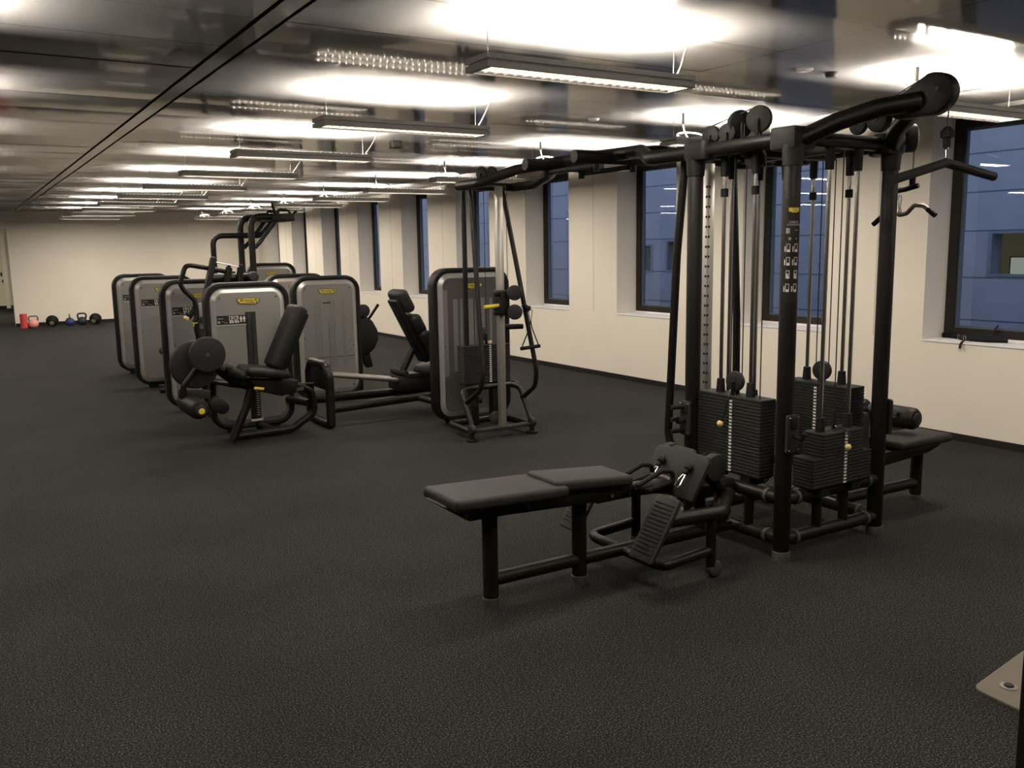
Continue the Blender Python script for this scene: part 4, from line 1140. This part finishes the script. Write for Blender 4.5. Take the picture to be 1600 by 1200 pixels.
# foot plates either side
for s, yc in ((-1, 3.118), (1, 3.70)):
    ux = V((0,1,0)); up_ = V((0.55,0,0.835)).normalized()
    c = V((2.715, yc, 0.318))
    fp = MB().prism(rrect(0.165, 0.335, 0.012, 3), c, ux, up_, 0.022, 0.006).build('foot_plate', M['plastic'], rb)
    nn = ux.cross(up_).normalized()
    if nn.x > 0: nn = -nn
    t = MB()
    for i in range(13):
        t.box(c + up_*(-0.125+0.021*i) + nn*0.012, (0.13,0.004,0.006), 0, 1, Matrix((V((0,1,0)), up_, nn)).transposed())
    t.build('tread', M['rubber'], fp, flat=True)
    polytube(rb, 'foot_frame', [(2.75,yc,0.345), (3.15,yc,0.325), (3.24,yc-s*0.08,0.325), (3.40,yc-s*0.2,0.335)], 0.036, 0.08, n=16)
    polytube(rb, 'frame_post', [(3.08,yc,0.33), (3.08,yc,0.06)], 0.026)
    disc(rb, 'foot_roller', (3.10,yc,0.045), (0,1,0), 0.042, 0.05, 'collar', hub=False)
    polytube(rb, 'side_bar', [(3.06,yc,0.14), (2.78,yc,0.12), (2.76,yc-s*0.06,0.12), (2.76,BY+s*0.03,0.12)], 0.026, 0.05)
MB().bb((2.78,3.66,0.30), (3.05,3.69,0.35)).build('frame_bar', M['black'], rb)
# sloping centre shield with two pulleys
pc_, pu = V((3.13,BY,0.475)), V((0.46,0,0.89)).normalized()
MB().prism([(-0.19,-0.13), (0.19,-0.13), (0.205,0.08), (0.185,0.115), (0.09,0.115), (0.07,0.135), (-0.07,0.135), (-0.09,0.115), (-0.185,0.115), (-0.205,0.08)], pc_, (0,1,0), pu, 0.025, 0.006).build('centre_shield', M['plastic'], rb)
for s in (-1, 1):
    disc(rb, 'pulley', (3.235,BY+s*0.165,0.515), (0,1,0), 0.072, 0.055, hub=False)
    MB().tube([(3.20,BY+s*0.12,0.5), (3.34,BY+s*0.12,0.36)], 0.03, n=10).build('pulley_bracket', M['black'], rb)
    sling(rb, 'cable', [(3.24,BY+s*0.125,0.588), (3.19,BY+s*0.12,0.575), (3.13,BY+s*0.11,0.52)])
polytube(rb, 'frame_post', [(3.30,BY,0.36), (3.30,BY,0.12)], 0.03)
disc(rb, 'lower_pulley', (3.46,BY,0.20), (0,1,0), 0.06, 0.04, hub=False)

# rowing handle clipped to the two cables, resting on the bench
rh = thing('rowing_grip', (3.0,3.43,0.43), 'black double loop rowing handle resting at the end of the rowing bench', 'handle')
for yy in (3.36, 3.52):
    P = [V((2.80,yy,0.46)), V((2.97,yy,0.515)), V((3.04,yy,0.50)), V((3.04,yy,0.45)), V((2.88,yy,0.425)), V((2.80,yy,0.455))]
    MB().tube(fillet(P, 0.035, 5), 0.013, n=10).build('grip', M['rubber'], rh)
MB().tube([(3.03,3.36,0.455), (3.06,3.44,0.45), (3.03,3.52,0.455)], 0.012, 0.04, n=10).build('yoke', M['steelhandle'], rh)
for s in (-1, 1):
    yy = BY+s*0.105
    d = V((-0.72,0.0,-0.69)).normalized()
    p0 = V((3.13,yy,0.525))
    MB().lathe([(0.008,0), (0.014,0.002), (0.014,0.025), (0.024,0.03), (0.024,0.05), (0.010,0.058)], p0+d*0.055, -d, 14).build('cable_stop', M['rubber'], rh)
    ca = MB(); carabiner(ca, p0+d*0.098, (0,1,0.2), d, 0.08, 0.034)
    ca.build('carabiner', M['chrome'], rh)

# ---- pulldown seat on the right of the tower
ls = thing('pulldown_seat', (5.05, 3.40, 0), 'black padded seat with thigh roller on the right of the cable tower', 'bench')
MB().box((4.99,3.345,0.428), (0.53,0.27,0.055), 0.022, 4, Matrix.Rotation(math.radians(1), 3, 'Y')).build('seat_pad', M['pad'], ls)
MB().prism([(4.60,0.40), (5.24,0.40), (5.20,0.365), (5.08,0.335), (4.60,0.31)], (0,3.35,0), (1,0,0), (0,0,1), 0.17, 0.012).build('seat_shell', M['black'], ls)
l = MB().cyl((5.14,3.38,0.03), (5.14,3.38,0.36), 0.037, n=20).build('leg', M['black'], ls)
MB().lathe([(0.040,0), (0.041,0.035), (0.037,0.038)], (5.14,3.38,0), (0,0,1), 20).build('foot_collar', M['collar'], l)
polytube(ls, 'lower_bar', [(4.36,3.40,0.115), (5.14,3.38,0.115)], 0.033, n=16)
r = MB().lathe([(0.03,0), (0.055,0.004), (0.068,0.02), (0.07,0.05), (0.07,0.30), (0.062,0.325), (0.03,0.33)], (5.0,3.30,0.555), (0,1,0), 20).build('thigh_roller', M['padblack'], ls)
disc(ls, 'roller_cap', (5.0,3.298,0.555), (0,1,0), 0.04, 0.012, parent=r, hub=False)
r = MB().lathe([(0.03,0), (0.055,0.004), (0.068,0.02), (0.07,0.05), (0.07,0.22), (0.062,0.245), (0.03,0.25)], (5.0,3.66,0.565), (0,1,0), 20).build('thigh_roller', M['padblack'], ls)
MB().tube([(5.0,3.32,0.555), (5.0,3.9,0.565)], 0.02, n=10).build('roller_axle', M['black'], ls)
polytube(ls, 'roller_post', [(4.66,3.64,0.36), (4.66,3.64,0.60), (5.0,3.645,0.56)], 0.03, 0.08)
MB().prism(rrect(0.10,0.26,0.03,4), (4.52,3.44,0.52), (1,0,0), (0,0,1), 0.25, 0.02).build('post_cover', M['plastic'], ls)

# ================================================================ pull-up bridge
br = thing('pull_up_bridge', (3.95,5.4,2.27), 'black overhead beam with pull-up bars linking the tower to the cable column', 'pull-up bar')
polytube(br, 'beam', [(3.95,4.78,2.275), (3.95,5.82,2.288)], 0.045, n=16)
for yy in (4.99, 5.60):
    b = MB().cyl((3.605,yy,2.255), (4.30,yy,2.255), 0.043, 0.004, 20).build('pull_up_bar', M['rubber'], br)
    MB().cyl((3.602,yy,2.255), (3.606,yy,2.255), 0.042, n=20).build('end_cap', M['plastic'], b)
    for xx in (3.80, 4.12):
        MB().cyl((xx,yy+0.01,2.165), (xx,yy+0.01,2.25), 0.024, 0.005, 14).build('grip_stub', M['black'], br)
for xx in (3.80, 4.10): MB().cyl((xx,5.02,2.20), (xx,5.56,2.20), 0.018, n=12).build('neutral_grip', M['rubber'], br)

# ================================================================ far cable column
cc = thing('cable_column', (3.97,6.8,0), 'silver railed cable column with weight stack at the far end of the bridge', 'cable machine')
MB().bb((3.955,6.59,0.09), (4.012,6.645,2.17), 0.006).build('slotted_rail', M['alu'], cc)
MB().bb((3.68,6.58,0.075), (4.27,6.66,0.10), 0.006).build('base_plate', M['plastic'], cc)
for x in (3.662, 4.285):
    MB().cyl((x,6.60,0.0), (x,6.60,0.022), 0.052, 0.006, 20).build('foot', M['rubber'], cc)
    MB().cyl((x,6.60,0.02), (x,6.60,0.09), 0.022, n=12).build('foot_post', M['black'], cc)
    MB().cyl((x-0.022,6.60,0.105), (x+0.022,6.60,0.105), 0.042, 0.005, 18).build('end_cap', M['plastic'], cc)
polytube(cc, 'hoop_tube', [(3.675,6.61,0.11), (3.685,6.80,0.40), (3.76,6.84,0.425), (4.20,6.84,0.425), (4.285,6.80,0.40), (4.285,6.61,0.11)], 0.024, [0.08,0.05,0.05,0.08])
polytube(cc, 'base_loop', [(3.67,6.61,0.08), (3.70,7.08,0.08), (4.26,7.08,0.08), (4.285,6.61,0.08)], 0.030, 0.07)
weight_stack(cc, 3.80, 4.285, 6.96, 7.09, 0.44, 0.785, 18, 'x', 4.075, '-y')
for x in (3.92, 4.14): MB().bb((x-0.035,6.98,0.05), (x+0.035,7.06,0.39), 0.004).build('stack_post', M['black'], cc)
for x in (3.865, 4.205):
    MB().cyl((x,7.02,0.785), (x,7.02,2.18), 0.022, n=14).build('guide_post', M['black'], cc)
pulley(cc, (4.02,6.99,0.885), (1,-0.6,0), 0.062, 0.045, bracket=(4.02,6.99,0.79))
sling(cc, 'cable', [(3.985,7.0,0.9), (3.985,7.0,2.2)]); sling(cc, 'cable', [(4.06,7.0,0.9), (4.06,7.0,2.2)])
sling(cc, 'cable', [(4.03,6.57,1.3), (4.03,6.57,2.2)])
pn = MB().sphere((4.06,6.94,0.81), 0.019, 14).build('selector_knob', M['palewood'], cc)
pulley(cc, (3.97,6.99,0.30), (1,-0.4,0), 0.05, 0.04); pulley(cc, (4.02,6.80,0.14), (0.3,1,0), 0.06, 0.04)
polytube(cc, 'guard_tube', [(3.685,6.76,0.30), (3.70,6.50,0.46), (3.715,6.47,0.60), (3.80,6.78,2.17)], 0.021, [0.12,0.18])
polytube(cc, 'guard_tube', [(4.285,6.76,0.30), (4.27,6.52,0.44), (4.255,6.47,0.58), (4.12,6.78,2.17)], 0.021, [0.12,0.18])
polytube(cc, 'cross_tube', [(4.00,6.66,0.97), (4.20,6.60,0.97)], 0.024); 
polytube(cc, 'stack_guard', [(4.16,6.98,0.40), (4.33,6.93,0.40), (4.39,7.02,0.40), (4.30,7.10,0.40), (4.15,7.10,0.40)], 0.022, 0.05)
polytube(cc, 'top_tube', [(3.70,6.80,2.18), (3.70,6.45,2.18), (3.85,6.10,2.265), (3.94,5.80,2.285)], 0.040, 0.15, n=14)
polytube(cc, 'top_tube', [(4.24,6.80,2.18), (4.24,6.45,2.18), (4.12,6.02,2.235), (3.98,5.76,2.27)], 0.040, 0.15, n=14)
polytube(cc, 'top_tube', [(3.70,6.78,2.18), (4.24,6.78,2.18)], 0.034)
pulley(cc, (3.93,6.80,2.29), (1,0.3,0), 0.06, 0.03, bracket=(3.93,6.80,2.18)); pulley(cc, (4.03,6.80,2.295), (1,0.3,0), 0.06, 0.03, bracket=(4.03,6.80,2.18))
ct = MB().bb((3.94,6.53,1.08), (4.03,6.67,1.295), 0.012).build('carriage', M['black'], cc)
for z in (1.273, 1.108):
    disc(cc, 'pulley', (4.05,6.49,z), (0.45,1,0), 0.066, 0.05, hub=False)
MB().cyl((3.79,6.56,1.158), (3.94,6.57,1.166), 0.017, 0.004, 14).build('carriage_handle', M['yellow'], cc)
k = MB()
for z in (1.262, 1.10): k.cyl((3.89,6.56,z), (3.94,6.57,z), 0.018, 0.004, 12)
k.build('lock_knob', M['rubber'], ct)

sh = thing('stirrup_grip', (4.19,6.47,0.85), 'stirrup grip dangling from a strap at the right of the cable column', 'handle')
ca = MB(); carabiner(ca, (4.185,6.45,1.08), (0.8,-0.6,0), (0,0,1), 0.09, 0.03); ca.build('carabiner', M['chrome'], sh)
MB().lathe([(0.01,0), (0.022,0.003), (0.022,0.05), (0.03,0.055), (0.03,0.07), (0.01,0.08)], (4.12,6.47,1.17), (0.7,-0.2,-0.6), 14).build('cable_stop', M['rubber'], sh)
MB().tube([(4.185,6.45,1.035), (4.18,6.46,0.97), (4.13,6.50,0.81), (4.13,6.50,0.785)], 0.006, 0.03, n=6).tube([(4.185,6.45,1.035), (4.19,6.44,0.97), (4.225,6.40,0.83), (4.225,6.40,0.81)], 0.006, 0.03, n=6).build('strap', M['rubber'], sh)
MB().cyl((4.118,6.515,0.783), (4.238,6.385,0.812), 0.016, 0.003, 14).build('grip', M['rubber'], sh)

# ================================================================ small things
def kettlebell(x, y, r, m, hm, label, rot=0.0, hh=0.10, hw=0.085, hr=0.017):
    t = thing('kettlebell', (x, y, 0), label, 'kettlebell', None)
    prof = []
    for i in range(15):
        a = -PI/2 + PI*i/14
        prof.append((r*math.cos(a), r*math.sin(a)))
    prof = [(p, h) for p, h in prof if h > -r*0.86]
    MB().lathe(prof, (x,y,r*0.86), (0,0,1), 24).build('body', M[m], t)
    c, s = math.cos(rot), math.sin(rot)
    z0 = r*1.45
    P = [(-hw*0.85,z0-0.02), (-hw*1.05,z0+hh*0.75), (-hw*0.75,z0+hh*1.12), (hw*0.75,z0+hh*1.12), (hw*1.05,z0+hh*0.75), (hw*0.85,z0-0.02)]
    MB().tube([(x+u*c, y+u*s, z) for u, z in P], hr, 0.045, n=12).build('handle', M[hm], t)
    return t
kettlebell(1.435, 23.5, 0.108, 'pink', 'steelhandle', 'pink kettlebell beside the red foam roller on the floor', hh=0.10, hw=0.095)
kettlebell(2.20, 23.5, 0.105, 'blue', 'steelhandle', 'dark blue kettlebell with its handle turned edge-on', rot=PI/2*0.93, hh=0.10)
kettlebell(2.465, 23.5, 0.108, 'darkiron', 'darkiron', 'black kettlebell between the blue kettlebell and the right ball', hh=0.11, hw=0.09, hr=0.02)
def med_ball(x, y, r, label, a):
    t = thing('medicine_ball', (x, y, 0), label, 'medicine ball')
    MB().sphere((x,y,r*0.96), r, 24, (1,1,0.96)).build('shell', M['rubber'], t)
    d = V((math.cos(a), math.sin(a), -0.42)).normalized()
    MB().lathe([(0.050,-0.010), (0.050,0.004), (0.036,0.008)], V((x,y,r*0.96))+d*(r*0.955), d, 18).build('valve_patch', M['olive'], t)
    MB().torus((x,y,r*0.96), (0.3,0.2,1), r*0.985, 0.004, 32, 6).build('seam', M['darkiron'], t)
med_ball(1.835, 23.6, 0.138, 'black medicine ball between the pink and the blue kettlebell', -PI/2-0.2)
med_ball(2.765, 23.55, 0.140, 'black medicine ball at the right end of the row by the wall', -PI/2-0.55)
fr = MB().lathe([(0.030,0.0), (0.075,0.0), (0.078,0.004), (0.078,0.326), (0.075,0.33), (0.030,0.33), (0.030,0.30)], (1.24,23.5,0), (0,0,1), 24).build('foam_roller', M['red'], origin=(1.24,23.5,0))
tag(fr, 'red foam roller standing upright by the corner of the end wall', 'foam roller')

# straps on the first window sill
sp = thing('suspension_strap', (7.14,4.22,SILL), 'black straps with metal buckles lying on the right-hand window sill', 'strap')
def ribbon(pts, w, th=0.004):
    pts = fillet(pts, 0.04, 4)
    return MB().tube(pts, w, n=8, sx=0.22)
MB().tube([(7.262,4.585,SILL+0.022), (7.255,4.50,SILL+0.024), (7.20,4.36,SILL+0.020)], 0.024, 0.05, n=10).build('rolled_strap', M['rubber'], sp)
MB().tube([(7.16,4.36,SILL+0.020), (7.13,4.25,SILL+0.022), (7.14,4.12,SILL+0.020), (7.22,4.00,SILL+0.02)], 0.022, 0.05, n=10).build('rolled_strap', M['rubber'], sp)
MB().tube([(7.18,4.30,SILL+0.040), (7.17,4.18,SILL+0.044), (7.22,4.06,SILL+0.035)], 0.016, 0.05, n=8).build('rolled_strap', M['rubber'], sp)
ribbon([(7.06,4.23,SILL+0.02), (7.0,4.245,SILL+0.014), (6.972,4.25,SILL-0.012), (6.968,4.252,SILL-0.05)], 0.014).build('strap_tail', M['rubber'], sp)
ribbon([(7.24,4.16,SILL+0.03), (7.275,4.14,SILL+0.10), (7.28,4.12,SILL+0.13)], 0.016).build('strap_tail', M['rubber'], sp)
b = MB()
for (y, x) in ((4.385,7.17), (4.29,7.10)):
    P = [V((x-0.016,y,SILL+0.006)), V((x+0.016,y,SILL+0.006)), V((x+0.016,y+0.006,SILL+0.046)), V((x-0.016,y+0.006,SILL+0.046))]
    b.tube(fillet(P+[P[0]], 0.008, 3), 0.0035, n=6)
b.build('buckle', M['chrome'], sp)

# edge of another machine at the lower right
fpz = thing('machine_foot_plate', (3.24,1.66,0), 'beige rounded floor plate with a bolt hole under the dark post at lower right', 'floor plate')
pl = MB().prism([(3.046,1.560), (3.058,1.690), (3.060,1.712), (3.070,1.730), (3.095,1.745), (3.50,1.800), (3.62,1.80), (3.62,1.35), (3.02,1.35)], (0,0,0.006), (1,0,0), (0,1,0), 0.012, 0.002)
pl.build('plate', M['beige'], fpz)
wsh = MB().lathe([(0.016,0.0125), (0.031,0.0125), (0.031,0.015), (0.028,0.0165), (0.016,0.0165)], (3.175,1.668,0), (0,0,1), 24).build('washer', M['smokelite'], fpz)
MB().lathe([(0.010,0.0125), (0.017,0.0125), (0.017,0.021), (0.014,0.023), (0.010,0.023)], (3.175,1.668,0), (0,0,1), 20).build('bolt', M['ink'], wsh)

# dark upright of a machine standing just outside the view on the right
po = thing('machine_post', (2.645,1.30,0), 'dark square post cutting the lower right edge of the photo', 'post')
MB().box((2.645,1.30,0.96), (0.08,0.08,1.90), 0.008, 2, Matrix.Rotation(0.2, 3, 'Z')).build('post', M['plastic'], po)
MB().box((2.645,1.30,0.012), (0.10,0.10,0.024), 0.006, 2, Matrix.Rotation(0.2, 3, 'Z')).build('foot_flange', M['black'], po)
# ================================================================ camera
yaw, pit, rol = math.radians(31.712), math.radians(8.674), math.radians(-0.942)
cy, sy = math.cos(yaw), math.sin(yaw)
right = V((cy, -sy, 0)); fwd = V((sy, cy, 0)); up = V((0,0,1))
f2 = fwd*math.cos(pit) - up*math.sin(pit); u2 = fwd*math.sin(pit) + up*math.cos(pit)
r2 = right*math.cos(rol) + u2*math.sin(rol); u3 = -right*math.sin(rol) + u2*math.cos(rol)
cam = bpy.data.cameras.new('camera'); co = bpy.data.objects.new('camera', cam); COL.objects.link(co)
cam.sensor_width = 36; cam.lens = 1389.69/1600*36; cam.clip_start = 0.05; cam.clip_end = 200
Rm = Matrix((r2, u3, -f2)).transposed()
co.matrix_world = Matrix.Translation((0,0,1.65)) @ Rm.to_4x4()
SC.camera = co
SC.view_settings.view_transform = 'Standard'
SC.view_settings.look = 'None'
SC.view_settings.exposure = 0.0
SC.cycles.use_denoising = True
SC.cycles.max_bounces = 8
SC.cycles.diffuse_bounces = 4
SC.cycles.glossy_bounces = 5
SC.cycles.transparent_max_bounces = 12
SC.cycles.sample_clamp_indirect = 4.0
SC.cycles.blur_glossy = 0.6
